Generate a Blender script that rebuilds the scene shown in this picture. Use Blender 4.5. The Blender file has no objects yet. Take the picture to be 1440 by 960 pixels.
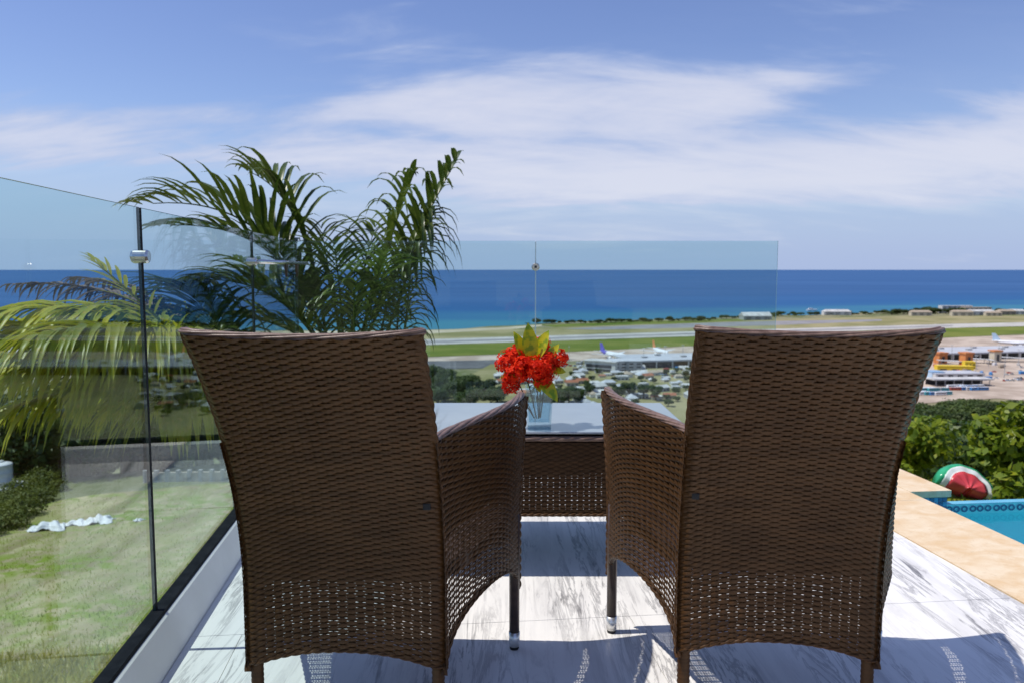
import bpy, bmesh, math, random
import numpy as np
from mathutils import Vector, Matrix

R = math.radians
SC = bpy.context.scene
COL = SC.collection

# ------------------------------------------------------------------ camera
CAM_H, FPX, HORIZON = 1.1, 1120.0, 379.0
PITCH = math.atan((480 - HORIZON) / FPX)
cam_d = bpy.data.cameras.new('camera')
cam_d.sensor_width = 36.0
cam_d.lens = 36.0 * FPX / 1440.0
cam_d.clip_start = 0.05
cam_d.clip_end = 400000.0
cam_d.dof.use_dof = True
cam_d.dof.focus_distance = 1.95
cam_d.dof.aperture_fstop = 6.7
cam = bpy.data.objects.new('camera', cam_d)
COL.objects.link(cam)
cam.location = (0, 0, CAM_H)
cam.rotation_euler = (math.pi / 2 - PITCH, 0, 0)
SC.camera = cam

# ------------------------------------------------------------------ light
SUN_TRAVEL = Vector((0.52, 0.035, -1.0)).normalized()
SUN_EL = math.asin(-SUN_TRAVEL.z)
SUN_AZ = math.atan2(-SUN_TRAVEL.x, -SUN_TRAVEL.y)      # compass angle from +Y towards +X
sun_d = bpy.data.lights.new('sun', 'SUN')
sun_d.energy = 4.3
sun_d.angle = R(0.5)
sun_d.color = (1.0, 0.955, 0.88)
sun = bpy.data.objects.new('sun', sun_d)
COL.objects.link(sun)
sun.location = (-20, -2, 40)
sun.rotation_euler = SUN_TRAVEL.to_track_quat('-Z', 'Y').to_euler()
SC.view_settings.view_transform = 'Standard'
SC.view_settings.look = 'None'
SC.view_settings.gamma = 1.0
SC.view_settings.exposure = 0.0
SC.view_settings.use_curve_mapping = False
SC.render.engine = 'CYCLES'
SC.cycles.use_denoising = True
SC.cycles.max_bounces = 8
SC.cycles.transparent_max_bounces = 24
SC.cycles.caustics_reflective = False
SC.cycles.caustics_refractive = False


# ------------------------------------------------------------------ node helper
class NT:
    def __init__(self, tree):
        self.t = tree
        tree.nodes.clear()

    def n(self, typ, **kw):
        nd = self.t.nodes.new(typ)
        for k, v in kw.items():
            if k == 'inp':
                for key, val in v.items():
                    self.set(nd.inputs[key], val)
            else:
                setattr(nd, k, v)
        return nd

    def set(self, sock, val):
        if hasattr(val, 'is_linked') or hasattr(val, 'links'):
            self.t.links.new(val, sock)
        else:
            sock.default_value = val

    def m(self, op, a, b=None, c=None, clamp=False):
        nd = self.t.nodes.new('ShaderNodeMath')
        nd.operation = op
        nd.use_clamp = clamp
        for i, v in enumerate((a, b, c)):
            if v is not None:
                self.set(nd.inputs[i], v)
        return nd.outputs[0]

    def mix(self, fac, a, b):
        nd = self.t.nodes.new('ShaderNodeMix')
        nd.data_type = 'RGBA'
        self.set(nd.inputs[0], fac)
        self.set(nd.inputs[6], a)
        self.set(nd.inputs[7], b)
        return nd.outputs[2]

    def ss(self, x, lo, hi):
        nd = self.t.nodes.new('ShaderNodeMapRange')
        nd.interpolation_type = 'SMOOTHSTEP'
        self.set(nd.inputs[0], x)
        nd.inputs[1].default_value = lo
        nd.inputs[2].default_value = hi
        return nd.outputs[0]

    def noise(self, vec, scale, detail=4, rough=0.55, dist=0.0):
        nd = self.t.nodes.new('ShaderNodeTexNoise')
        self.set(nd.inputs['Vector'], vec)
        nd.inputs['Scale'].default_value = scale
        nd.inputs['Detail'].default_value = detail
        nd.inputs['Roughness'].default_value = rough
        nd.inputs['Distortion'].default_value = dist
        return nd.outputs[0]

    def mapping(self, vec, scale=(1, 1, 1), rot=(0, 0, 0), loc=(0, 0, 0)):
        nd = self.t.nodes.new('ShaderNodeMapping')
        self.set(nd.inputs[0], vec)
        nd.inputs[1].default_value = loc
        nd.inputs[2].default_value = rot
        nd.inputs[3].default_value = scale
        return nd.outputs[0]


def c4(c):
    return (c[0], c[1], c[2], 1.0)


# ------------------------------------------------------------------ world: sky and high clouds
world = bpy.data.worlds.new('World')
SC.world = world
world.use_nodes = True
w = NT(world.node_tree)
sky = w.n('ShaderNodeTexSky', sky_type='NISHITA')
sky.sun_disc = False
sky.sun_elevation = SUN_EL
sky.sun_rotation = SUN_AZ
sky.altitude = 100
sky.air_density = 1.0
sky.dust_density = 0.35
sky.ozone_density = 4.5
tc = w.n('ShaderNodeTexCoord').outputs['Generated']
sep = w.n('ShaderNodeSeparateXYZ')
w.set(sep.inputs[0], tc)
dx, dy, dz = sep.outputs
el = w.m('MAXIMUM', dz, 0.0)
# cloud sheet seen in perspective: coordinates on a plane overhead
den = w.m('ADD', el, 0.30)
cx = w.m('DIVIDE', dx, den)
cy = w.m('DIVIDE', dy, den)
comb = w.n('ShaderNodeCombineXYZ')
w.set(comb.inputs[0], cx)
w.set(comb.inputs[1], cy)
cp = comb.outputs[0]
warp = w.mapping(cp, (1.0, 2.3, 1), (0, 0, R(10)), (3.1, 1.7, 0))
n_big = w.noise(warp, 1.5, 7, 0.55, 0.45)
n_fine = w.noise(w.mapping(cp, (1.2, 3.6, 1), (0, 0, R(-10)), (0.4, 5.2, 2.0)), 2.6, 8, 0.6, 0.7)
n_soft = w.noise(w.mapping(cp, (0.5, 0.8, 1), (0, 0, R(8)), (7.4, 0.2, 4.0)), 0.9, 3, 0.5, 0.2)
# a broad bank of cloud towards the sea, densest low down, thinning overhead
az = w.m('ARCTAN2', dx, dy)


def lobe(caz, cel, raz, rel, tilt=0.0):
    a = w.m('SUBTRACT', az, caz)
    e = w.m('SUBTRACT', w.m('SUBTRACT', dz, cel), w.m('MULTIPLY', a, tilt))
    a2 = w.m('POWER', w.m('ABSOLUTE', w.m('DIVIDE', a, raz)), 2.0)
    e2 = w.m('POWER', w.m('ABSOLUTE', w.m('DIVIDE', e, rel)), 2.0)
    return w.m('EXPONENT', w.m('MULTIPLY', w.m('ADD', a2, e2), -1.0))


bank = lobe(0.0, 0.200, 0.24, 0.062, 0.03)
bank2 = lobe(0.30, 0.215, 0.13, 0.032, 0.10)
bank3 = lobe(0.58, 0.135, 0.30, 0.060, 0.06)
bank4 = lobe(0.12, 0.105, 0.40, 0.055, 0.0)
bank5 = lobe(-0.48, 0.135, 0.34, 0.040, 0.0)
veil = lobe(0.42, 0.30, 0.30, 0.05, 0.22)
cov = w.m('ADD', w.m('MULTIPLY', bank, 0.74), w.m('MULTIPLY', bank2, 0.42))
cov = w.m('ADD', cov, w.m('MULTIPLY', bank3, 0.68))
cov = w.m('ADD', cov, w.m('MULTIPLY', bank4, 0.66))
cov = w.m('ADD', cov, w.m('MULTIPLY', bank5, 0.50))
cov = w.m('ADD', cov, w.m('MULTIPLY', veil, 0.14))
dens = w.m('ADD', w.m('MULTIPLY', w.m('SUBTRACT', n_big, 0.5), 1.35), w.m('MULTIPLY', w.m('SUBTRACT', n_fine, 0.5), 0.55))
dens = w.m('ADD', dens, cov)
mask = w.ss(dens, 0.14, 0.62)
thin = w.m('MULTIPLY', w.ss(w.m('ADD', n_soft, w.m('MULTIPLY', n_fine, 0.25)), 0.50, 0.95), 0.35)
mask = w.m('MAXIMUM', mask, thin)
low = w.m('SUBTRACT', 1.0, w.ss(dz, 0.0, 0.20))
mask = w.m('MULTIPLY', mask, 0.88)
mask = w.m('MAXIMUM', mask, w.m('MULTIPLY', low, 0.94))
hsv = w.n('ShaderNodeHueSaturation')
hsv.inputs['Hue'].default_value = 0.517
hsv.inputs['Saturation'].default_value = 1.03
hsv.inputs['Value'].default_value = 1.0
w.set(hsv.inputs['Color'], sky.outputs[0])
cloud_col = w.mix(w.ss(dens, 0.15, 0.95), (2.95, 3.7, 5.65, 1), (5.35, 5.5, 6.4, 1))
skycol = w.mix(mask, hsv.outputs[0], cloud_col)
bg = w.n('ShaderNodeBackground')
w.set(bg.inputs[0], skycol)
bg.inputs[1].default_value = 0.135
wo = w.n('ShaderNodeOutputWorld')
w.t.links.new(bg.outputs[0], wo.inputs[0])

# ------------------------------------------------------------------ materials
MATS = {}


def new_mat(name):
    m = bpy.data.materials.new(name)
    m.use_nodes = True
    MATS[name] = m
    return m, NT(m.node_tree)


def finish(nt, shader):
    o = nt.n('ShaderNodeOutputMaterial')
    nt.t.links.new(shader, o.inputs[0])


def principled(nt, color, rough=0.6, spec=0.5, metal=0.0, bump=None, bump_s=0.3, bump_d=0.01, **kw):
    p = nt.n('ShaderNodeBsdfPrincipled')
    nt.set(p.inputs['Base Color'], color)
    nt.set(p.inputs['Roughness'], rough)
    nt.set(p.inputs['Specular IOR Level'], spec)
    nt.set(p.inputs['Metallic'], metal)
    if bump is not None:
        b = nt.n('ShaderNodeBump')
        b.inputs['Strength'].default_value = bump_s
        b.inputs['Distance'].default_value = bump_d
        nt.set(b.inputs['Height'], bump)
        nt.t.links.new(b.outputs[0], p.inputs['Normal'])
    for k, v in kw.items():
        nt.set(p.inputs[k], v)
    return p.outputs[0]


def coord(nt, kind='Object'):
    return nt.n('ShaderNodeTexCoord').outputs[kind]


def wpos(nt):
    return nt.n('ShaderNodeNewGeometry').outputs['Position']


def mottled(name, c1, c2, scale=8.0, rough=0.6, spec=0.4, bump_s=0.2, bump_d=0.005, world_space=False, detail=5, lo=0.35, hi=0.65, metal=0.0):
    m, nt = new_mat(name)
    v = wpos(nt) if world_space else coord(nt)
    f = nt.noise(v, scale, detail)
    col = nt.mix(nt.ss(f, lo, hi), c4(c1), c4(c2))
    finish(nt, principled(nt, col, rough, spec, metal, bump=f, bump_s=bump_s, bump_d=bump_d))
    return m


# synthetic rattan
m, nt = new_mat('rattan')
v = coord(nt)
f1 = nt.noise(nt.mapping(v, (6, 6, 120)), 1.0, 3)
f2 = nt.noise(v, 9.0, 3)
col = nt.mix(nt.ss(f1, 0.3, 0.7), (0.046, 0.0200, 0.0058, 1), (0.078, 0.0350, 0.0112, 1))
col = nt.mix(nt.m('MULTIPLY', nt.ss(f2, 0.45, 0.75), 0.35), col, (0.105, 0.052, 0.021, 1))
dust = nt.noise(v, 3.5, 4, 0.6)
col = nt.mix(nt.m('MULTIPLY', nt.ss(dust, 0.50, 0.75), 0.22), col, (0.14, 0.074, 0.032, 1))
fine = nt.noise(nt.mapping(v, (40, 40, 900)), 1.0, 2)
finish(nt, principled(nt, col, 0.45, 0.20, bump=fine, bump_s=0.25, bump_d=0.0008))
m, nt = new_mat('rattan_border')
v = coord(nt)
f1 = nt.noise(v, 60.0, 4)
col = nt.mix(nt.ss(f1, 0.3, 0.7), (0.13, 0.075, 0.052, 1), (0.23, 0.145, 0.11, 1))
finish(nt, principled(nt, col, 0.40, 0.5, bump=nt.noise(v, 350, 2), bump_s=0.25, bump_d=0.001))
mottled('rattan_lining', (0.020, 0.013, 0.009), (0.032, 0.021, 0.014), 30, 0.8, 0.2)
mottled('seat_weave', (0.05, 0.032, 0.022), (0.085, 0.055, 0.038), 70, 0.6, 0.3, 0.5, 0.003)
mottled('leg_brown', (0.045, 0.027, 0.019), (0.075, 0.045, 0.030), 40, 0.35, 0.5)
mottled('dark_rubber', (0.012, 0.012, 0.013), (0.02, 0.02, 0.021), 50, 0.7, 0.3)
mottled('gasket_black', (0.004, 0.005, 0.007), (0.012, 0.013, 0.016), 25, 0.7, 0.15, world_space=True)
mottled('steel', (0.62, 0.60, 0.57), (0.75, 0.74, 0.72), 60, 0.22, 0.5, 0.05, 0.001, metal=1.0)
mottled('ferrule', (0.70, 0.69, 0.67), (0.8, 0.79, 0.77), 60, 0.33, 0.5, 0.05, 0.001, metal=0.75)

# white streaked marble
m, nt = new_mat('marble')
v = wpos(nt)
info = nt.n('ShaderNodeObjectInfo')
off = nt.n('ShaderNodeCombineXYZ')
nt.set(off.inputs[0], nt.m('MULTIPLY', info.outputs['Random'], 7.0))
nt.set(off.inputs[1], nt.m('MULTIPLY', info.outputs['Random'], 13.0))
va = nt.n('ShaderNodeVectorMath', operation='ADD')
nt.set(va.inputs[0], v)
nt.set(va.inputs[1], off.outputs[0])
rz_ = (0, 0, R(-10))
n1 = nt.noise(nt.mapping(v, (8.0, 0.95, 1), rz_), 1.0, 6, 0.6, 0.35)
n2 = nt.noise(nt.mapping(v, (21.0, 2.5, 1), (0, 0, R(-12))), 1.0, 6, 0.66, 0.55)
n3 = nt.noise(nt.mapping(v, (3.6, 0.9, 1), rz_), 1.0, 4, 0.55, 0.5)
n4 = nt.noise(nt.mapping(v, (16.0, 1.6, 1), (0, 0, R(-7)), (3, 1, 0)), 1.0, 7, 0.68, 0.8)
bands = nt.ss(n1, 0.47, 0.70)
where = nt.ss(n3, 0.40, 0.60)
base = nt.mix(nt.m('MULTIPLY', bands, 0.62), (0.82, 0.795, 0.75, 1), (0.50, 0.48, 0.47, 1))
strokes = nt.m('MULTIPLY', nt.ss(n2, 0.565, 0.66), nt.m('ADD', nt.m('MULTIPLY', where, 0.75), 0.13))
base = nt.mix(strokes, base, (0.12, 0.112, 0.115, 1))
vein = nt.m('SUBTRACT', 1.0, nt.m('MULTIPLY', nt.m('ABSOLUTE', nt.m('SUBTRACT', n4, 0.53)), 22.0), clamp=True)
base = nt.mix(nt.m('MULTIPLY', vein, nt.m('ADD', nt.m('MULTIPLY', where, 0.6), 0.1)), base, (0.16, 0.15, 0.155, 1))
finish(nt, principled(nt, base, 0.32, 0.35, bump=n2, bump_s=0.05, bump_d=0.002))

mottled('white_render', (0.84, 0.82, 0.77), (0.90, 0.88, 0.83), 5, 0.75, 0.3, 0.25, 0.003)
mottled('grout', (0.55, 0.54, 0.52), (0.63, 0.62, 0.60), 40, 0.85, 0.2, world_space=True)

# travertine coping
m, nt = new_mat('travertine')
v = wpos(nt)
n1 = nt.noise(nt.mapping(v, (2.2, 3.0, 1), (0, 0, R(25))), 3.4, 8, 0.66, 0.5)
n2 = nt.noise(v, 60, 4, 0.6)
col = nt.mix(nt.ss(n1, 0.3, 0.72), (0.67, 0.47, 0.26, 1), (0.77, 0.64, 0.46, 1))
col = nt.mix(nt.m('MULTIPLY', nt.ss(n2, 0.58, 0.72), 0.30), col, (0.45, 0.30, 0.17, 1))
finish(nt, principled(nt, col, 0.55, 0.35, bump=n2, bump_s=0.2, bump_d=0.002))

mottled('pool_plaster', (0.20, 0.72, 0.76), (0.26, 0.79, 0.82), 1.2, 0.7, 0.2, world_space=True)
mottled('pool_rim', (0.12, 0.40, 0.58), (0.16, 0.48, 0.64), 6, 0.4, 0.4, world_space=True)
mottled('tile_dark', (0.02, 0.07, 0.20), (0.04, 0.11, 0.27), 30, 0.2, 0.5, 0.02)
mottled('tile_mid', (0.05, 0.22, 0.42), (0.08, 0.30, 0.52), 30, 0.2, 0.5, 0.02)
mottled('tile_light', (0.22, 0.48, 0.62), (0.32, 0.58, 0.70), 30, 0.2, 0.5, 0.02)


def clear_sheet(name, tint, ior, bumpscale=None, gain=1.0, bump_s=0.06):
    m, nt = new_mat(name)
    tr = nt.n('ShaderNodeBsdfTransparent')
    tr.inputs[0].default_value = c4(tint)
    gl = nt.n('ShaderNodeBsdfGlossy')
    gl.inputs['Roughness'].default_value = 0.0
    fr = nt.n('ShaderNodeLayerWeight')          # Schlick reflectance, same from both faces
    f0 = ((ior - 1) / (ior + 1)) ** 2
    fac = nt.m('ADD', f0, nt.m('MULTIPLY', nt.m('POWER', fr.outputs['Facing'], 5.0), gain * (1 - f0)), clamp=True)
    if bumpscale:
        b = nt.n('ShaderNodeBump')
        b.inputs['Strength'].default_value = bump_s
        b.inputs['Distance'].default_value = 0.02
        nt.set(b.inputs['Height'], nt.noise(wpos(nt), bumpscale, 4))
        nt.t.links.new(b.outputs[0], gl.inputs['Normal'])
        nt.t.links.new(b.outputs[0], fr.inputs['Normal'])
    mx = nt.n('ShaderNodeMixShader')
    nt.set(mx.inputs[0], fac)
    nt.t.links.new(tr.outputs[0], mx.inputs[1])
    nt.t.links.new(gl.outputs[0], mx.inputs[2])
    finish(nt, mx.outputs[0])
    return m


clear_sheet('railing_glass', (0.845, 0.935, 0.940), 1.42, gain=0.68)
clear_sheet('vase_glass', (0.80, 0.90, 0.94), 1.6, gain=1.0)
clear_sheet('pool_surface', (0.70, 0.93, 0.96), 1.33, 3.2, gain=0.6, bump_s=0.25)
mottled('glass_edge', (0.012, 0.03, 0.034), (0.03, 0.055, 0.06), 30, 0.15, 0.6, 0.02, world_space=True)
mottled('glass_edge_pale', (0.30, 0.46, 0.47), (0.42, 0.56, 0.57), 30, 0.15, 0.6, 0.02, world_space=True)

m, nt = new_mat('table_glass')
v = coord(nt)
f = nt.noise(v, 3, 3)
col = nt.mix(nt.ss(f, 0.3, 0.7), (0.26, 0.30, 0.335, 1), (0.31, 0.35, 0.385, 1))
finish(nt, principled(nt, col, 0.04, 0.9))


# foliage
def foliage(name, c1, c2, c3=None, scale=0.6, rough=0.5, trans=0.3, world_space=True, spec=0.35):
    m, nt = new_mat(name)
    v = wpos(nt) if world_space else coord(nt)
    f = nt.noise(v, scale, 3)
    info = nt.n('ShaderNodeObjectInfo')
    col = nt.mix(nt.ss(f, 0.35, 0.65), c4(c1), c4(c2))
    if c3:
        g = nt.noise(v, scale * 9, 2)
        col = nt.mix(nt.m('MULTIPLY', nt.ss(g, 0.52, 0.72), 0.7), col, c4(c3))
    hs = nt.n('ShaderNodeHueSaturation')
    nt.set(hs.inputs['Value'], nt.m('ADD', nt.m('MULTIPLY', info.outputs['Random'], 0.5), 0.75))
    nt.set(hs.inputs['Color'], col)
    p = principled(nt, hs.outputs[0], rough, spec)
    if trans > 0:
        t = nt.n('ShaderNodeBsdfTranslucent')
        nt.set(t.inputs[0], hs.outputs[0])
        mx = nt.n('ShaderNodeMixShader')
        mx.inputs[0].default_value = trans
        nt.t.links.new(p, mx.inputs[1])
        nt.t.links.new(t.outputs[0], mx.inputs[2])
        p = mx.outputs[0]
    finish(nt, p)
    return m


foliage('palm_green', (0.042, 0.078, 0.010), (0.090, 0.135, 0.018), (0.15, 0.18, 0.035), 3.0, 0.35, 0.28, spec=0.5)
foliage('palm_yellow', (0.27, 0.31, 0.018), (0.50, 0.47, 0.035), (0.56, 0.40, 0.06), 4.0, 0.4, 0.40, spec=0.4)
foliage('palm_dead', (0.16, 0.11, 0.07), (0.28, 0.21, 0.16), None, 5.0, 0.8, 0.15)
foliage('palm_stem', (0.10, 0.13, 0.035), (0.17, 0.18, 0.06), None, 5.0, 0.5, 0.0)
foliage('tree_green', (0.030, 0.058, 0.010), (0.072, 0.105, 0.018), (0.11, 0.135, 0.025), 0.35, 0.55, 0.22)
foliage('bush_green', (0.10, 0.16, 0.010), (0.22, 0.27, 0.015), (0.34, 0.33, 0.02), 1.5, 0.4, 0.38)
foliage('shrub_dark', (0.05, 0.10, 0.012), (0.10, 0.15, 0.018), (0.17, 0.19, 0.02), 1.5, 0.4, 0.35)
foliage('hedge_green', (0.09, 0.12, 0.010), (0.17, 0.185, 0.015), (0.22, 0.22, 0.02), 1.2, 0.6, 0.25)
foliage('scrub_green', (0.07, 0.095, 0.030), (0.14, 0.145, 0.055), None, 0.06, 0.8, 0.1)
foliage('plot_grass', (0.26, 0.29, 0.045), (0.40, 0.40, 0.08), None, 1.0, 0.8, 0.45)
foliage('dry_grass', (0.46, 0.42, 0.07), (0.62, 0.55, 0.13), None, 1.0, 0.8, 0.45)
mottled('bark', (0.07, 0.05, 0.035), (0.13, 0.10, 0.075), 12, 0.85, 0.2, 0.6, 0.02)

m, nt = new_mat('croton_leaf')
v = coord(nt)
f = nt.noise(v, 45, 3)
col = nt.mix(nt.ss(f, 0.42, 0.62), (0.62, 0.56, 0.012, 1), (0.24, 0.36, 0.012, 1))
p = principled(nt, col, 0.35, 0.5)
t = nt.n('ShaderNodeBsdfTranslucent')
nt.set(t.inputs[0], col)
mx = nt.n('ShaderNodeMixShader')
mx.inputs[0].default_value = 0.35
nt.t.links.new(p, mx.inputs[1])
nt.t.links.new(t.outputs[0], mx.inputs[2])
finish(nt, mx.outputs[0])
m, nt = new_mat('petal_red')
v = coord(nt)
f = nt.noise(v, 60, 2)
col = nt.mix(nt.ss(f, 0.35, 0.65), (0.58, 0.006, 0.003, 1), (0.92, 0.050, 0.008, 1))
p = principled(nt, col, 0.6, 0.12)
t = nt.n('ShaderNodeBsdfTranslucent')
nt.set(t.inputs[0], col)
mx = nt.n('ShaderNodeMixShader')
mx.inputs[0].default_value = 0.35
nt.t.links.new(p, mx.inputs[1])
nt.t.links.new(t.outputs[0], mx.inputs[2])
finish(nt, mx.outputs[0])
mottled('flower_stem', (0.05, 0.035, 0.015), (0.09, 0.075, 0.02), 40, 0.6)

# ground: dry grass, scrub and bare earth
m, nt = new_mat('ground_earth')
v = wpos(nt)
f1 = nt.noise(v, 0.012, 5, 0.6)
f2 = nt.noise(v, 0.10, 5, 0.6)
f3 = nt.noise(v, 0.9, 5, 0.6)
col = nt.mix(nt.ss(f1, 0.38, 0.62), (0.115, 0.135, 0.045, 1), (0.25, 0.225, 0.13, 1))
col = nt.mix(nt.m('MULTIPLY', nt.ss(f2, 0.5, 0.7), 0.6), col, (0.33, 0.30, 0.24, 1))
col = nt.mix(nt.m('MULTIPLY', nt.ss(f3, 0.5, 0.7), 0.5), col, (0.10, 0.125, 0.035, 1))
finish(nt, principled(nt, col, 0.9, 0.15, bump=f3, bump_s=0.5, bump_d=0.15))
# cleared slope below the terrace: gravelly soil with thin grass in streaks
m, nt = new_mat('cleared_soil')
v = wpos(nt)
f1 = nt.noise(nt.mapping(v, (0.55, 0.13, 1), (0, 0, R(-58))), 1.0, 5, 0.6, 0.5)
f2 = nt.noise(v, 1.3, 6, 0.65)
f3 = nt.noise(v, 0.22, 3, 0.5)
col = nt.mix(nt.ss(f1, 0.35, 0.65), (0.25, 0.205, 0.10, 1), (0.42, 0.36, 0.20, 1))
col = nt.mix(nt.m('MULTIPLY', nt.ss(f2, 0.40, 0.58), nt.m('ADD', 0.38, nt.m('MULTIPLY', nt.ss(f3, 0.4, 0.6), 0.6))), col, (0.19, 0.25, 0.028, 1))
finish(nt, principled(nt, col, 0.9, 0.15, bump=f2, bump_s=0.6, bump_d=0.08))
mottled('lawn', (0.11, 0.15, 0.016), (0.19, 0.21, 0.03), 2.5, 0.85, 0.15, 0.5, 0.03, world_space=True)
mottled('field_grass', (0.105, 0.145, 0.022), (0.17, 0.19, 0.040), 0.012, 0.9, 0.1, 0.1, 0.05, world_space=True)
mottled('field_dry', (0.21, 0.20, 0.085), (0.32, 0.28, 0.15), 0.014, 0.9, 0.1, 0.1, 0.05, world_space=True)
mottled('beach_sand', (0.42, 0.36, 0.25), (0.52, 0.46, 0.34), 0.02, 0.9, 0.1, 0.1, 0.05, world_space=True)
mottled('runway_concrete', (0.40, 0.38, 0.35), (0.50, 0.48, 0.44), 0.03, 0.85, 0.15, 0.05, 0.02, world_space=True)
mottled('asphalt', (0.10, 0.10, 0.105), (0.15, 0.15, 0.15), 0.05, 0.85, 0.2, 0.05, 0.02, world_space=True)
mottled('old_asphalt', (0.22, 0.21, 0.22), (0.28, 0.27, 0.27), 0.03, 0.85, 0.2, 0.05, 0.02, world_space=True)
mottled('apron_tan', (0.36, 0.285, 0.225), (0.52, 0.43, 0.35), 0.035, 0.85, 0.15, 0.05, 0.02, world_space=True, detail=9, lo=0.38, hi=0.62)
mottled('road_grey', (0.34, 0.32, 0.28), (0.44, 0.42, 0.37), 0.4, 0.85, 0.2, 0.05, 0.02, world_space=True)
mottled('roof_grey', (0.42, 0.43, 0.46), (0.52, 0.53, 0.56), 0.05, 0.6, 0.3, 0.05, 0.02, world_space=True)
mottled('roof_white', (0.42, 0.41, 0.39), (0.62, 0.61, 0.59), 0.12, 0.6, 0.3, world_space=True)
mottled('roof_red', (0.30, 0.11, 0.06), (0.38, 0.16, 0.09), 0.3, 0.7, 0.3, world_space=True)
mottled('roof_blue', (0.20, 0.34, 0.50), (0.28, 0.42, 0.58), 0.3, 0.6, 0.3, world_space=True)
mottled('roof_tan', (0.34, 0.27, 0.20), (0.42, 0.35, 0.27), 0.3, 0.7, 0.3, world_space=True)
mottled('wall_white', (0.58, 0.57, 0.54), (0.68, 0.67, 0.64), 0.2, 0.7, 0.3, world_space=True)
mottled('wall_cream', (0.50, 0.44, 0.33), (0.60, 0.54, 0.42), 0.2, 0.7, 0.3, world_space=True)
mottled('wall_grey', (0.33, 0.33, 0.33), (0.42, 0.42, 0.42), 0.2, 0.7, 0.3, world_space=True)
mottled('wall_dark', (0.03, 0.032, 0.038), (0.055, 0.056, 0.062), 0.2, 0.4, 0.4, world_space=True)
mottled('paint_orange', (0.55, 0.19, 0.06), (0.64, 0.26, 0.09), 0.3, 0.5, 0.4, world_space=True)
mottled('paint_yellow', (0.75, 0.52, 0.02), (0.80, 0.58, 0.04), 0.3, 0.5, 0.4, world_space=True)
mottled('paint_blue', (0.05, 0.22, 0.52), (0.08, 0.28, 0.60), 0.3, 0.4, 0.4, world_space=True)
mottled('paint_teal', (0.06, 0.36, 0.42), (0.09, 0.43, 0.48), 0.3, 0.4, 0.4, world_space=True)
mottled('paint_red', (0.45, 0.06, 0.035), (0.52, 0.09, 0.05), 0.3, 0.4, 0.4, world_space=True)
mottled('paint_purple', (0.12, 0.10, 0.45), (0.16, 0.14, 0.55), 0.3, 0.4, 0.4, world_space=True)
mottled('paint_pale_blue', (0.40, 0.55, 0.70), (0.48, 0.62, 0.76), 0.3, 0.4, 0.4, world_space=True)
mottled('plane_white', (0.72, 0.72, 0.73), (0.78, 0.78, 0.79), 0.3, 0.35, 0.5, 0.02, world_space=True)
mottled('float_green', (0.02, 0.30, 0.13), (0.04, 0.38, 0.18), 6, 0.25, 0.5, 0.05)
mottled('float_white', (0.70, 0.74, 0.70), (0.78, 0.80, 0.76), 6, 0.25, 0.5, 0.05)
mottled('float_red', (0.55, 0.05, 0.06), (0.64, 0.08, 0.09), 6, 0.25, 0.5, 0.05)
mottled('float_seed', (0.01, 0.01, 0.01), (0.02, 0.02, 0.02), 6, 0.3)
mottled('tarp_white', (0.72, 0.72, 0.72), (0.80, 0.80, 0.80), 4, 0.5, 0.4, 0.3, 0.02)
mottled('stone_grey', (0.28, 0.26, 0.23), (0.42, 0.39, 0.34), 4, 0.9, 0.2, 0.6, 0.05)
mottled('stone_pale', (0.42, 0.37, 0.30), (0.55, 0.50, 0.42), 3, 0.9, 0.2, 0.6, 0.05)

# sea
m, nt = new_mat('sea_water')
v = wpos(nt)
sp = nt.n('ShaderNodeSeparateXYZ')
nt.set(sp.inputs[0], v)
# shelf: how far past the shore line (runs obliquely), metres
shelf = nt.m('SUBTRACT', sp.outputs[1], nt.m('ADD', nt.m('MULTIPLY', sp.outputs[0], 0.42), 1330.0))
nb = nt.noise(nt.mapping(v, (0.0011, 0.0035, 1)), 1.0, 4, 0.55, 0.3)
shelf = nt.m('ADD', shelf, nt.m('MULTIPLY', nt.m('SUBTRACT', nb, 0.5), 900.0))
streak = nt.noise(nt.mapping(v, (0.00025, 0.0016, 1), (0, 0, R(6))), 1.0, 5, 0.6, 0.4)
deep = nt.mix(nt.ss(streak, 0.35, 0.68), (0.030, 0.092, 0.225, 1), (0.044, 0.118, 0.270, 1))
mid = (0.020, 0.095, 0.240, 1)
shallow = (0.046, 0.185, 0.255, 1)
col = nt.mix(nt.ss(shelf, 20.0, 760.0), shallow, mid)
col = nt.mix(nt.ss(shelf, 400.0, 1900.0), col, deep)
rip = nt.noise(nt.mapping(v, (0.02, 0.06, 1)), 1.0, 5, 0.6)
d = nt.n('ShaderNodeBsdfDiffuse')
nt.set(d.inputs[0], col)
g = nt.n('ShaderNodeBsdfGlossy')
g.inputs['Roughness'].default_value = 0.45
g.inputs[0].default_value = (0.75, 0.85, 1.0, 1)
b = nt.n('ShaderNodeBump')
b.inputs['Strength'].default_value = 0.6
b.inputs['Distance'].default_value = 1.2
nt.set(b.inputs['Height'], rip)
nt.t.links.new(b.outputs[0], g.inputs['Normal'])
mx = nt.n('ShaderNodeMixShader')
mx.inputs[0].default_value = 0.07
nt.t.links.new(d.outputs[0], mx.inputs[1])
nt.t.links.new(g.outputs[0], mx.inputs[2])
finish(nt, mx.outputs[0])


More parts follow.
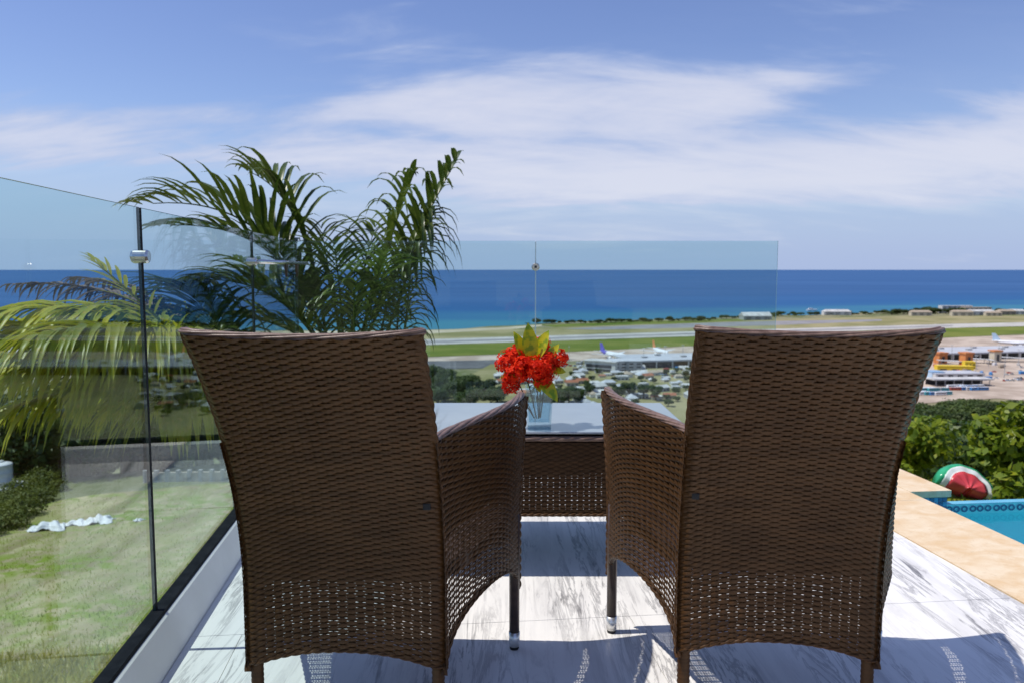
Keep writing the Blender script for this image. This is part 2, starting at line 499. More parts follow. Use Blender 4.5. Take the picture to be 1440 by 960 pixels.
# ------------------------------------------------------------------ mesh helpers
class MB:
    """Collects geometry for ONE mesh object."""

    def __init__(self):
        self.v, self.f, self.mi = [], [], []

    def add(self, verts, faces, mi=0):
        o = len(self.v)
        self.v += [tuple(p) for p in verts]
        self.f += [tuple(i + o for i in q) for q in faces]
        self.mi += [mi] * len(faces)

    def box(self, c, s, rz=0.0, mi=0, taper=1.0):
        x, y, z = s[0] / 2, s[1] / 2, s[2] / 2
        ca, sa = math.cos(rz), math.sin(rz)
        P = []
        for k, zz in enumerate((-z, z)):
            t = 1.0 if k == 0 else taper
            for px, py in ((-x, -y), (x, -y), (x, y), (-x, y)):
                px, py = px * t, py * t
                P.append((c[0] + px * ca - py * sa, c[1] + px * sa + py * ca, c[2] + zz))
        self.add(P, [(3, 2, 1, 0), (4, 5, 6, 7), (0, 1, 5, 4), (1, 2, 6, 5), (2, 3, 7, 6), (3, 0, 4, 7)], mi)

    def prism(self, poly, z0, z1, mi=0, top_mi=None):
        n = len(poly)
        V = [(p[0], p[1], z0) for p in poly] + [(p[0], p[1], z1) for p in poly]
        F = [tuple(range(n - 1, -1, -1))] + [(i, (i + 1) % n, n + (i + 1) % n, n + i) for i in range(n)]
        self.add(V, F, mi)
        self.add([(p[0], p[1], z1) for p in poly], [tuple(range(n))], mi if top_mi is None else top_mi)

    def tube(self, path, rad, n=8, mi=0, cap=True, flat=1.0):
        path = [Vector(p) for p in path]
        if not hasattr(rad, '__len__'):
            rad = [rad] * len(path)
        V, F = [], []
        up = Vector((0, 0, 1))
        prev = None
        for i, p in enumerate(path):
            t = (path[min(i + 1, len(path) - 1)] - path[max(i - 1, 0)]).normalized()
            if prev is None:
                a = t.cross(up)
                if a.length < 1e-3:
                    a = t.cross(Vector((0, 1, 0)))
                a.normalize()
            else:
                a = (prev - t * prev.dot(t)).normalized()
            prev = a
            b2 = t.cross(a)
            for k in range(n):
                th = 2 * math.pi * k / n
                V.append(p + (a * math.cos(th) + b2 * math.sin(th) * flat) * rad[i])
        for i in range(len(path) - 1):
            for k in range(n):
                k2 = (k + 1) % n
                F.append((i * n + k, i * n + k2, (i + 1) * n + k2, (i + 1) * n + k))
        if cap:
            F.append(tuple(range(n - 1, -1, -1)))
            o = (len(path) - 1) * n
            F.append(tuple(o + k for k in range(n)))
        self.add(V, F, mi)

    def lathe(self, prof, n=24, c=(0, 0, 0), mi=0):
        V, F = [], []
        for r, z in prof:
            for k in range(n):
                th = 2 * math.pi * k / n
                V.append((c[0] + r * math.cos(th), c[1] + r * math.sin(th), c[2] + z))
        for i in range(len(prof) - 1):
            for k in range(n):
                k2 = (k + 1) % n
                F.append((i * n + k, i * n + k2, (i + 1) * n + k2, (i + 1) * n + k))
        self.add(V, F, mi)

    def build(self, name, mats, parent=None, smooth=False, kind=None, label=None, bevel=0.0):
        me = bpy.data.meshes.new(name)
        me.from_pydata(self.v, [], self.f)
        if isinstance(mats, str):
            mats = [mats]
        for mm in mats:
            me.materials.append(MATS[mm])
        if len(mats) > 1:
            me.polygons.foreach_set('material_index', self.mi)
        if smooth:
            me.polygons.foreach_set('use_smooth', [True] * len(me.polygons))
        me.update()
        return link(name, me, parent, kind, label, bevel)


def link(name, me, parent=None, kind=None, label=None, bevel=0.0):
    o = bpy.data.objects.new(name, me)
    COL.objects.link(o)
    if parent is not None:
        o.parent = parent
    if kind:
        o['kind'] = kind
    if label:
        o['label'] = label
    if bevel > 0:
        md = o.modifiers.new('bevel', 'BEVEL')
        md.width = bevel
        md.segments = 2
        md.limit_method = 'ANGLE'
    return o


def np_mesh(name, V, F, mat, parent=None, smooth=False, kind=None, label=None):
    """V (n,3) array, F (m,4) or (m,3) array."""
    V = np.asarray(V, dtype=np.float32)
    F = np.asarray(F, dtype=np.int32)
    k = F.shape[1]
    me = bpy.data.meshes.new(name)
    me.vertices.add(len(V))
    me.vertices.foreach_set('co', V.ravel())
    me.loops.add(F.size)
    me.loops.foreach_set('vertex_index', F.ravel())
    me.polygons.add(len(F))
    me.polygons.foreach_set('loop_start', np.arange(0, F.size, k, dtype=np.int32))
    me.polygons.foreach_set('loop_total', np.full(len(F), k, dtype=np.int32))
    if smooth:
        me.polygons.foreach_set('use_smooth', np.ones(len(F), dtype=bool))
    me.materials.append(MATS[mat])
    me.update(calc_edges=True)
    me.validate()
    if name is None:
        return me
    return link(name, me, parent, kind, label)


def thing(name, label, cat, loc=(0, 0, 0), rz=0.0, group=None):
    o = bpy.data.objects.new(name, None)
    o.empty_display_size = 0.1
    COL.objects.link(o)
    o.location = loc
    o.rotation_euler = (0, 0, rz)
    tag(o, label, cat, group)
    return o


def tag(o, label, cat, group=None):
    o['label'] = label
    o['category'] = cat
    if group:
        o['group'] = group
    return o


KIDS = {}


def dup(root, loc, rz, scale=1.0, label=None, group=None):
    r = root.copy()
    COL.objects.link(r)
    r.location = loc
    r.rotation_euler = (0, 0, rz)
    r.scale = (scale, scale, scale) if not hasattr(scale, '__len__') else scale
    if label:
        r['label'] = label
    if group:
        r['group'] = group
    key = root.name
    if key not in KIDS:
        KIDS[key] = [(ch, list(ch.children)) for ch in root.children]
    for ch, subs in KIDS[key]:
        c = ch.copy()
        COL.objects.link(c)
        c.parent = r
        for g in subs:
            d = g.copy()
            COL.objects.link(d)
            d.parent = c
    return r


# terrace axes: its edges run 6.1 degrees to the left of the camera axis
TH = R(6.14)
TC, TS = math.cos(TH), math.sin(TH)


def T(a, b, z=0.0):
    return (a * TC - b * TS, a * TS + b * TC, z)


def gp(px, py, z):
    """A spot on level ground of height z, from the survey of the photograph."""
    u = (px - 720) / FPX
    vv = (480 - py) / FPX
    cp_, sp_ = math.cos(PITCH), math.sin(PITCH)
    ry, rz = cp_ + vv * sp_, -sp_ + vv * cp_
    t = (z - CAM_H) / rz
    return (u * t, ry * t, z)


# ------------------------------------------------------------------ terrain
def lerp_profile(r, pts):
    xs = np.array([p[0] for p in pts], float)
    ys = np.array([p[1] for p in pts], float)
    return np.interp(np.log(np.maximum(r, 0.5)), np.log(np.maximum(xs, 0.5)), ys)


P_CEN = [(0.5, -2.6), (5, -3.0), (10, -5.0), (50, -15), (150, -40), (300, -74), (450, -97), (520, -100), (9000, -100)]
P_RIG = [(0.5, -1.45), (10.5, -1.45), (20, -4.6), (50, -13.5), (100, -25), (200, -38.5), (300, -51), (400, -64), (480, -84), (580, -100), (9000, -100)]
P_LEF = [(0.5, -6.2), (12, -6.9), (60, -12.7), (100, -22), (200, -46), (400, -88), (500, -100), (9000, -100)]
P_BACK = [(0.5, -1.6), (30, -1.6), (200, 4), (9000, 60)]
# distance of the shore by direction (tangent of bearing)
SHORE_U = [-3.0, -0.7, -0.12, -0.06, 0.0, 0.06, 0.16, 0.25, 0.32, 0.40, 0.48, 0.56, 0.66, 0.9, 3.0]
SHORE_Y = [1290, 1300, 1325, 1360, 1450, 1545, 1600, 1680, 1770, 1800, 1920, 1990, 1985, 1960, 1950]


def sst(x, a, b):
    t = np.clip((x - a) / (b - a), 0, 1)
    return t * t * (3 - 2 * t)


def hnoise(x, y, s):
    return (np.sin(x * s + 1.3) * np.cos(y * s * 1.17 + 0.4) + 0.5 * np.sin(x * s * 2.3 + y * s * 1.9 + 2.0)) / 1.5


def height(x, y):
    x = np.asarray(x, float)
    y = np.asarray(y, float)
    r = np.hypot(x, y) + 1e-6
    az_ = np.arctan2(x, y)
    u = np.tan(np.clip(az_, -1.35, 1.35))
    wl = 1 - sst(u, -0.30, -0.14)
    wr = sst(u, 0.34, 0.46)
    z = lerp_profile(r, P_CEN) * (1 - wl) * (1 - wr) + lerp_profile(r, P_LEF) * wl + lerp_profile(r, P_RIG) * wr
    wb = sst(np.abs(az_), 1.45, 1.95)
    z = z * (1 - wb) + lerp_profile(r, P_BACK) * wb
    bump = hnoise(x, y, 0.055) * sst(r, 60, 140) * (1 - sst(r, 380, 520)) * 2.0 + hnoise(x, y, 0.4) * 0.10 * sst(r, 12, 30) * (1 - sst(r, 380, 520))
    z = z + bump * (1 - wb)
    sy = np.interp(u, SHORE_U, SHORE_Y)
    past = y - sy + 14 * np.sin(x * 0.021) + 8 * np.sin(x * 0.06 + 1)
    z = np.where((y > 300), z - sst(past, -6, 30) * 6.0, z)
    return z


def h1(x, y):
    return float(height(x, y))


def build_terrain():
    az_ = np.concatenate([np.linspace(-math.pi, -1.2, 30, endpoint=False), np.linspace(-1.2, 1.2, 240, endpoint=False), np.linspace(1.2, math.pi, 30, endpoint=False)])
    rr = np.concatenate([np.geomspace(1.2, 500, 110), np.linspace(510, 1250, 50), np.linspace(1262, 2350, 110), np.geomspace(2400, 9000, 8)])
    A, Rr = np.meshgrid(az_, rr)
    X, Y = np.sin(A) * Rr, np.cos(A) * Rr
    Z = height(X, Y)
    nr, na = A.shape
    V = np.stack([X, Y, Z], -1).reshape(-1, 3)
    i = np.arange(nr - 1)[:, None]
    k = np.arange(na)[None, :]
    k2 = (k + 1) % na
    F = np.stack([i * na + k, (i + 1) * na + k, (i + 1) * na + k2, i * na + k2], -1).reshape(-1, 4)
    # middle cap
    V = np.vstack([V, [[0, 0, h1(0.01, 0.5)]]])
    o = np_mesh('terrain', V, F, 'ground_earth', smooth=True)
    o['kind'] = 'structure'


build_terrain()
mb = MB()
N = 96
ring = [(math.cos(2 * math.pi * k / N) * 180000, math.sin(2 * math.pi * k / N) * 180000, -101.0) for k in range(N)]
mb.add(ring, [tuple(range(N))])
mb.build('sea', 'sea_water', kind='structure')


def sheet(name, pts, z, mat, sub=1):
    """A flat sheet on the coastal plain, outline given in metres."""
    b_ = MB()
    b_.add([(p[0], p[1], z) for p in pts], [tuple(range(len(pts)))])
    o = b_.build(name, mat, kind='structure')
    return o


def px_sheet(name, pix, z, mat):
    return sheet(name, [gp(p[0], p[1], -100)[:2] for p in pix], z, mat)


# grass and pavement of the airfield, outlines surveyed on the plain
px_sheet('beach', [(-200, 470), (300, 466), (590, 465.0), (640, 463.5), (700, 461), (762, 456.5), (762, 459), (700, 465), (590, 471), (300, 473), (-200, 478)], -99.90, 'beach_sand')
px_sheet('seaside_field', [(-300, 474), (590, 470), (700, 464), (900, 456), (1100, 449.5), (1250, 445), (1700, 443), (1700, 452.5), (1340, 455), (960, 466), (590, 477.5), (-300, 492)], -99.86, 'field_dry')
px_sheet('disused_apron', [(790, 462.5), (900, 457.6), (1000, 454.0), (1100, 451.3), (1240, 449.2), (1240, 451.5), (1100, 457.2), (960, 461.4), (840, 464.0)], -99.82, 'old_asphalt')
px_sheet('shore_grass', [(760, 457.5), (900, 452.0), (1000, 450.2), (1060, 448.4), (1060, 450.2), (960, 455.0), (860, 457.6), (780, 460.4)], -99.80, 'field_grass')
px_sheet('runway', [(-300, 489), (590, 477.5), (960, 466.5), (1340, 455.6), (1700, 448), (1700, 453.0), (1340, 461.2), (960, 473.2), (590, 485), (-300, 500)], -99.78, 'runway_concrete')
px_sheet('runway_centre_lane', [(590, 480.2), (960, 469.0), (1340, 457.7), (1340, 459.2), (960, 471.0), (590, 482.8)], -99.72, 'old_asphalt')
px_sheet('grass_strip', [(-300, 502), (590, 486), (960, 474.0), (1340, 461.6), (1700, 453.5), (1700, 464), (1440, 469.5), (1340, 474.5), (1100, 482), (960, 487), (800, 494.5), (590, 502), (-300, 530)], -99.76, 'field_grass')
px_sheet('taxiway', [(-300, 531), (590, 502.5), (800, 495), (960, 487.5), (1340, 475), (1700, 462), (1700, 500), (1440, 501), (960, 506), (840, 507), (590, 509.5), (-300, 548)], -99.74, 'apron_tan')
px_sheet('parking_apron', [(300, 512), (590, 508), (700, 506), (812, 505), (700, 517), (590, 520), (300, 528)], -99.70, 'asphalt')
px_sheet('terminal_forecourt', [(1180, 502), (1700, 498), (1700, 580), (1400, 560), (1180, 575)], -99.66, 'apron_tan')
px_sheet('town_ground', [(690, 512), (830, 512), (975, 520), (1180, 520), (1180, 640), (640, 640), (600, 560)], -99.68, 'field_dry')

# ------------------------------------------------------------------ terrace
floor_root = thing('terrace_floor', 'white marble terrace floor with dark grey streaks', 'floor')
for k_ in ('label', 'category'):
    del floor_root[k_]
floor_root['kind'] = 'structure'
b = MB()
# bed of the floor with its retaining wall
b.prism([T(-0.798, -2.6)[:2], T(1.93, -2.6)[:2], T(1.93, 5.15)[:2], T(-0.798, 4.95)[:2]], -3.2, -0.018)
b.build('floor_bed', 'grout', floor_root)
TW, TL = 1.2, 0.6
a0, a1 = -0.715, 1.955
b = 0
rowy = -2.4
ri = 0
while rowy < 4.7:
    al = a0 - (0.45 if ri % 2 == 0 else 1.05)
    while al < a1:
        lo, hi = max(al, a0), min(al + TW, a1)
        if hi - lo > 0.03:
            mb = MB()
            g_ = 0.0009
            mb.prism([T(lo + g_, rowy + g_)[:2], T(hi - g_, rowy + g_)[:2], T(hi - g_, min(rowy + TL, 4.72) - g_)[:2], T(lo + g_, min(rowy + TL, 4.72) - g_)[:2]], -0.016, 0.0)
            mb.build('floor_tile', 'marble', floor_root)
        al += TW
    rowy += TL
    ri += 1

# kerb under the left glass
k_o = MB()
prof = [(-0.804, -3.0), (-0.804, 0.112), (-0.756, 0.112), (-0.750, 0.107), (-0.7165, 0.012), (-0.7155, 0.004), (-0.7155, -0.017)]
n = len(prof)
V = []
for bb in (-2.6, 4.95):
    V += [T(a, bb, z) for a, z in prof]
F = [(i, i + 1, n + i + 1, n + i) for i in range(n - 1)]
F += [tuple(range(n - 1, -1, -1)), tuple(range(n, 2 * n))]
k_o.add(V, F)
kerb = k_o.build('kerb_wall', 'white_render')
tag(kerb, 'low white rendered kerb running under the left glass railing', 'kerb')
kf = MB()
kf.prism([(-1.30, 4.71), (1.66, 4.70), (1.66, 4.92), (-1.30, 4.93)], -3.0, 0.085)
kerbf = kf.build('kerb_wall', 'white_render', bevel=0.006)
tag(kerbf, 'white rendered kerb under the front glass railing, facing the sea', 'kerb')

# ------------------------------------------------------------------ glass railings
GT = 0.008


def pane(root, p, q, z0, z1, edge='glass_edge'):
    p, q = Vector((p[0], p[1], 0)), Vector((q[0], q[1], 0))
    d = (q - p).normalized()
    nrm = Vector((-d.y, d.x, 0)) * (GT / 2)
    b_ = MB()
    V = []
    for zz in (z0, z1):
        V += [(p - nrm) + Vector((0, 0, zz)), (q - nrm) + Vector((0, 0, zz)), (q + nrm) + Vector((0, 0, zz)), (p + nrm) + Vector((0, 0, zz))]
    b_.add(V, [(0, 1, 5, 4), (2, 3, 7, 6)], 0)
    b_.add(V, [(3, 2, 1, 0), (4, 5, 6, 7), (1, 2, 6, 5), (3, 0, 4, 7)], 1)
    return b_.build('glass_pane', ['railing_glass', edge], root)


def disc_clamp(root, c, axis, r=0.024, ln=0.05):
    b_ = MB()
    a = Vector(axis).normalized()
    c = Vector(c)
    b_.tube([c - a * ln / 2, c - a * (ln / 2 - 0.006), c - a * 0.004, c + a * 0.004, c + a * (ln / 2 - 0.006), c + a * ln / 2], [r * 0.82, r, r, r, r, r * 0.82], 18)
    o = b_.build('clamp', 'steel', root, smooth=False)
    b2 = MB()
    b2.tube([c - a * (ln / 2 + 0.004), c - a * ln / 2], r * 0.35, 8)
    b2.build('clamp_screw', 'dark_rubber', o)
    return o


GA = -0.787            # line of the left glass
TOPZ = 1.27
left_rail = thing('glass_railing', 'frameless glass railing on the left with black seams and steel clamps', 'railing', T(GA, 0, 0.112))
LR = left_rail.location.copy()


def rel(o, root):
    o.matrix_parent_inverse = Matrix.Translation(-root.location)
    return o


seams = [-0.55, 0.81, 2.13 + 0.16, 3.62 + 0.13, 5.02]
seams[2] = 2.32
for i in range(4):
    o = pane(left_rail, T(GA, seams[i] + 0.007), T(GA, seams[i + 1] - 0.007), 0.118, TOPZ)
    rel(o, left_rail)
for s_ in seams[1:4]:
    b_ = MB()
    c0 = T(GA, s_)
    b_.box((c0[0], c0[1], (0.12 + TOPZ) / 2), (0.0095, 0.0138, TOPZ - 0.124), TH)
    rel(b_.build('seam_gasket', 'gasket_black', left_rail), left_rail)
    cc = T(GA, s_, TOPZ - 0.135)
    ax = (TC, TS, 0)
    rel(disc_clamp(left_rail, cc, ax, 0.019, 0.046), left_rail)
# black channel along the foot
b_ = MB()
V = []
for bb in (-2.6, 5.0):
    V += [T(a, bb, z) for a, z in ((GA - 0.014, 0.1125), (GA + 0.029, 0.1125), (GA + 0.026, 0.122), (GA - 0.011, 0.122))]
b_.add(V, [(0, 1, 5, 4), (1, 2, 6, 5), (2, 3, 7, 6), (3, 0, 4, 7), (3, 2, 1, 0), (4, 5, 6, 7)])
rel(b_.build('foot_channel', 'gasket_black', left_rail), left_rail)

front_rail = thing('glass_railing', 'clear frameless glass railing at the front facing the sea', 'railing', (0.1, 4.82, 0.085))
FY = 4.82
for xa, xb in ((-1.312, 0.138), (0.146, 1.598)):
    rel(pane(front_rail, (xa, FY), (xb, FY), 0.09, TOPZ, 'glass_edge_pale'), front_rail)
rel(disc_clamp(front_rail, (0.142, FY, 1.115), (0, 1, 0), 0.024, 0.05), front_rail)
b_ = MB()
b_.box((0.142, FY, 1.27 / 2 + 0.045), (0.006, 0.008, 1.17))
rel(b_.build('seam_gasket', 'glass_edge_pale', front_rail), front_rail)
b_ = MB()
b_.box((0.142, FY, 0.0985), (2.93, 0.05, 0.026))
rel(b_.build('foot_channel', 'gasket_black', front_rail), front_rail)
# rod and wedge that tie the front glass to the left glass
tie = thing('corner_brace', 'steel corner brace rod with wedge brackets joining the two glass railings', 'brace', T(GA, 3.75, TOPZ - 0.135))
b_ = MB()
p0, p1 = Vector(T(GA + 0.03, 3.75, TOPZ - 0.135)), Vector((-1.235, 4.80, TOPZ - 0.14))
p1 = Vector((-1.225, 4.78, TOPZ - 0.135))
b_.tube([p0, p1], 0.011, 10)
rel(b_.build('rod', 'steel', tie, smooth=True), tie)
for tt in (0.50, 0.74):
    c = p0.lerp(p1, tt)
    b_ = MB()
    d_ = (p1 - p0).normalized() * 0.035
    w_ = Vector((0.006, 0, 0))
    tri = [c - d_ + Vector((0, 0, 0.012)), c + d_ + Vector((0, 0, 0.012)), c + Vector((0, 0, -0.075))]
    tri = [p - w_ for p in tri] + [p + w_ for p in tri]
    b_.add(tri, [(0, 1, 2), (5, 4, 3), (0, 3, 4, 1), (1, 4, 5, 2), (2, 5, 3, 0)])
    rel(b_.build('wedge_bracket', 'leg_brown', tie), tie)


# ------------------------------------------------------------------ weave
def weave(P, ncell, nrow, A=0.0026, bulge=0.0013, spc=6, seed=0, stakes=True, gap=0.195):
    """Real over-and-under strands on the surface P(u, v) -> (..., 3)."""
    rng = np.random.RandomState(seed)
    nu = ncell * spc + 1
    u = np.linspace(0, 1, nu)
    j = np.arange(nrow)
    U, J = np.meshgrid(u, j)
    ph = U * ncell * math.pi
    jit = rng.normal(0, 0.035, (nrow, 1)) / nrow
    wob = rng.normal(0, 1.0, (nrow, ncell + 1))
    wobu = np.stack([np.interp(u, np.linspace(0, 1, ncell + 1), wob[q]) for q in range(nrow)])
    vc = (J + 0.5) / nrow + jit + wobu * 0.035 / nrow
    offm = np.cos(ph + math.pi * J) * A * (1 + 0.18 * wobu)
    offm = offm * np.clip(np.minimum(U, 1 - U) * ncell / 0.8, 0, 1)
    hh = 0.5 / nrow * (1.45 - (0.34 + gap) * np.abs(np.sin(ph)) ** 4)
    cols = []
    e = 1e-3

    def normal(uu, v_):
        du = P(np.clip(uu + e, 0, 1), v_) - P(np.clip(uu - e, 0, 1), v_)
        dv = P(uu, np.clip(v_ + e, 0, 1)) - P(uu, np.clip(v_ - e, 0, 1))
        nn = np.cross(du, dv)
        return nn / (np.linalg.norm(nn, axis=-1, keepdims=True) + 1e-12)

    nv = normal(U, np.clip(vc, 0, 1))
    for s_, bu in ((-1, 0.0), (0, bulge), (1, 0.0)):
        p = P(U, np.clip(vc + s_ * hh, 0, 1))
        cols.append(p + nv * (offm + bu)[..., None])
    V = np.stack(cols, 2)             # row, u, 3, xyz
    V = V.reshape(-1, 3)
    q = np.arange(nrow)[:, None, None]
    k = np.arange(nu - 1)[None, :, None]
    s3 = np.arange(2)[None, None, :]
    base = (q * nu + k) * 3 + s3
    F = np.stack([base, base + 3, base + 4, base + 1], -1).reshape(-1, 4)
    if stakes:
        us = np.linspace(0, 1, ncell + 1)
        vs = np.linspace(0, 1, max(8, nrow // 3))
        Us, Vs = np.meshgrid(us, vs, indexing='ij')
        wd = 0.12 / ncell
        c0 = P(np.clip(Us - wd, 0, 1), Vs)
        c1 = P(np.clip(Us + wd, 0, 1), Vs)
        SV = np.stack([c0, c1], 2).reshape(-1, 3)
        nvv = len(vs)
        q = np.arange(ncell + 1)[:, None]
        k = np.arange(nvv - 1)[None, :]
        bs = (q * nvv + k) * 2 + len(V)
        SF = np.stack([bs, bs + 1, bs + 3, bs + 2], -1).reshape(-1, 4)
        V = np.vstack([V, SV])
        F = np.vstack([F, SF])
    return V, F


def surf(P, nu, nv, offset=0.0):
    u, v_ = np.meshgrid(np.linspace(0, 1, nu), np.linspace(0, 1, nv))
    p = P(u, v_)
    if offset:
        e = 1e-3
        du = P(np.clip(u + e, 0, 1), v_) - P(np.clip(u - e, 0, 1), v_)
        dv = P(u, np.clip(v_ + e, 0, 1)) - P(u, np.clip(v_ - e, 0, 1))
        nn = np.cross(du, dv)
        nn /= np.linalg.norm(nn, axis=-1, keepdims=True) + 1e-12
        p = p + nn * offset
    V = p.reshape(-1, 3)
    q = np.arange(nv - 1)[:, None]
    k = np.arange(nu - 1)[None, :]
    bs = q * nu + k
    F = np.stack([bs, bs + 1, bs + nu + 1, bs + nu], -1).reshape(-1, 4)
    return V, F


def braid(path, rad, strands=3, turns_per_m=28, n=6, sr=0.62, flat=0.75):
    """A rolled, wrapped border: strands wound around a path."""
    path = np.asarray(path, float)
    seg = np.linalg.norm(np.diff(path, axis=0), axis=1)
    s_ = np.concatenate([[0], np.cumsum(seg)])
    L = s_[-1]
    m_ = max(12, int(L / 0.006))
    ss_ = np.linspace(0, L, m_)
    C = np.stack([np.interp(ss_, s_, path[:, i]) for i in range(3)], -1)
    t = np.gradient(C, axis=0)
    t /= np.linalg.norm(t, axis=1, keepdims=True)
    up = np.array([0, 1.0, 0]) if abs(t[:, 2]).mean() > 0.7 else np.array([0, 0, 1.0])
    a = np.cross(t, up)
    a /= np.linalg.norm(a, axis=1, keepdims=True) + 1e-9
    b_ = np.cross(a, t)
    Vs, Fs, o = [], [], 0
    for st in range(strands):
        th = ss_ * turns_per_m * 2 * math.pi / strands + 2 * math.pi * st / strands
        cc = C + (a * np.cos(th)[:, None] + b_ * np.sin(th)[:, None] * flat) * rad * 0.5
        ring = []
        for k in range(n):
            ph = 2 * math.pi * k / n
            ring.append(cc + (a * math.cos(ph) + b_ * math.sin(ph) * flat) * rad * sr)
        V = np.stack(ring, 1).reshape(-1, 3)
        q = np.arange(m_ - 1)[:, None]
        k = np.arange(n)[None, :]
        k2 = (k + 1) % n
        F = np.stack([q * n + k, q * n + k2, (q + 1) * n + k2, (q + 1) * n + k], -1).reshape(-1, 4) + o
        Vs.append(V)
        Fs.append(F)
        o += len(V)
    return np.vstack(Vs), np.vstack(Fs)


# ------------------------------------------------------------------ wicker chair
SEAT_Z, ARM_Z, BACK_Z = 0.42, 0.735, 0.982


def back_y(z):
    t = np.clip((z - 0.35) / 0.638, 0, 1.1)
    return -0.300 * t ** 1.95


def back_w(z):
    return 0.232 - 0.004 * np.clip((z - 0.40) / 0.58, 0, 1.1)


def back_P(u, v_):
    u = np.asarray(u, float)
    x = 2 * u - 1
    zb = 0.185 + 0.050 * (1 - np.abs(x) ** 2.2)
    zt = BACK_Z - 0.012 + 0.010 * x ** 2
    z = zb + (zt - zb) * v_
    w_ = back_w(z)
    edge = np.clip((np.abs(x) - 0.86) / 0.14, 0, 1)
    y = back_y(z) + 0.020 * edge ** 2 - 0.010 * (1 - x ** 2)
    return np.stack([x * w_, y, z], -1)


# plan of the side panel: steps out of the back, then runs forward
SIDE_T = np.array([0.0, 0.10, 0.25, 0.45, 0.70, 1.0])
SIDE_X = np.array([0.0, 0.010, 0.040, 0.096, 0.143, 0.162])
SIDE_Y = np.array([0.0, 0.045, 0.125, 0.250, 0.400, 0.530])


def cint(t, xs, ys):
    # smooth interpolation through the plan points
    co = np.polyfit(xs, ys, 4)
    return np.polyval(co, t)


def side_P(sign, flare=1.0):
    def P(u, v_):
        u = np.asarray(u, float)
        t = u if sign > 0 else 1 - u
        zb = 0.172 + 0.125 * np.sin(np.clip(t, 0, 1) ** 0.9 * math.pi) ** 0.8
        zb = np.where(t > 0.97, np.minimum(zb, 0.19), zb)
        zt = ARM_Z + 0.0 * t
        z = zb + (zt - zb) * v_
        rear_y, rear_w = back_y(z), back_w(z)
        hi = np.clip((z - 0.40) / 0.335, 0, 1)
        fx = cint(t, SIDE_T, SIDE_X) * flare * (0.90 + 0.13 * hi ** 1.3)
        fy = cint(t, SIDE_T, SIDE_Y) * (0.965 + 0.065 * hi ** 1.5)
        y = rear_y * (1 - t) ** 2 + fy + 0.006
        return np.stack([sign * (rear_w + fx), y, z], -1)
    return P


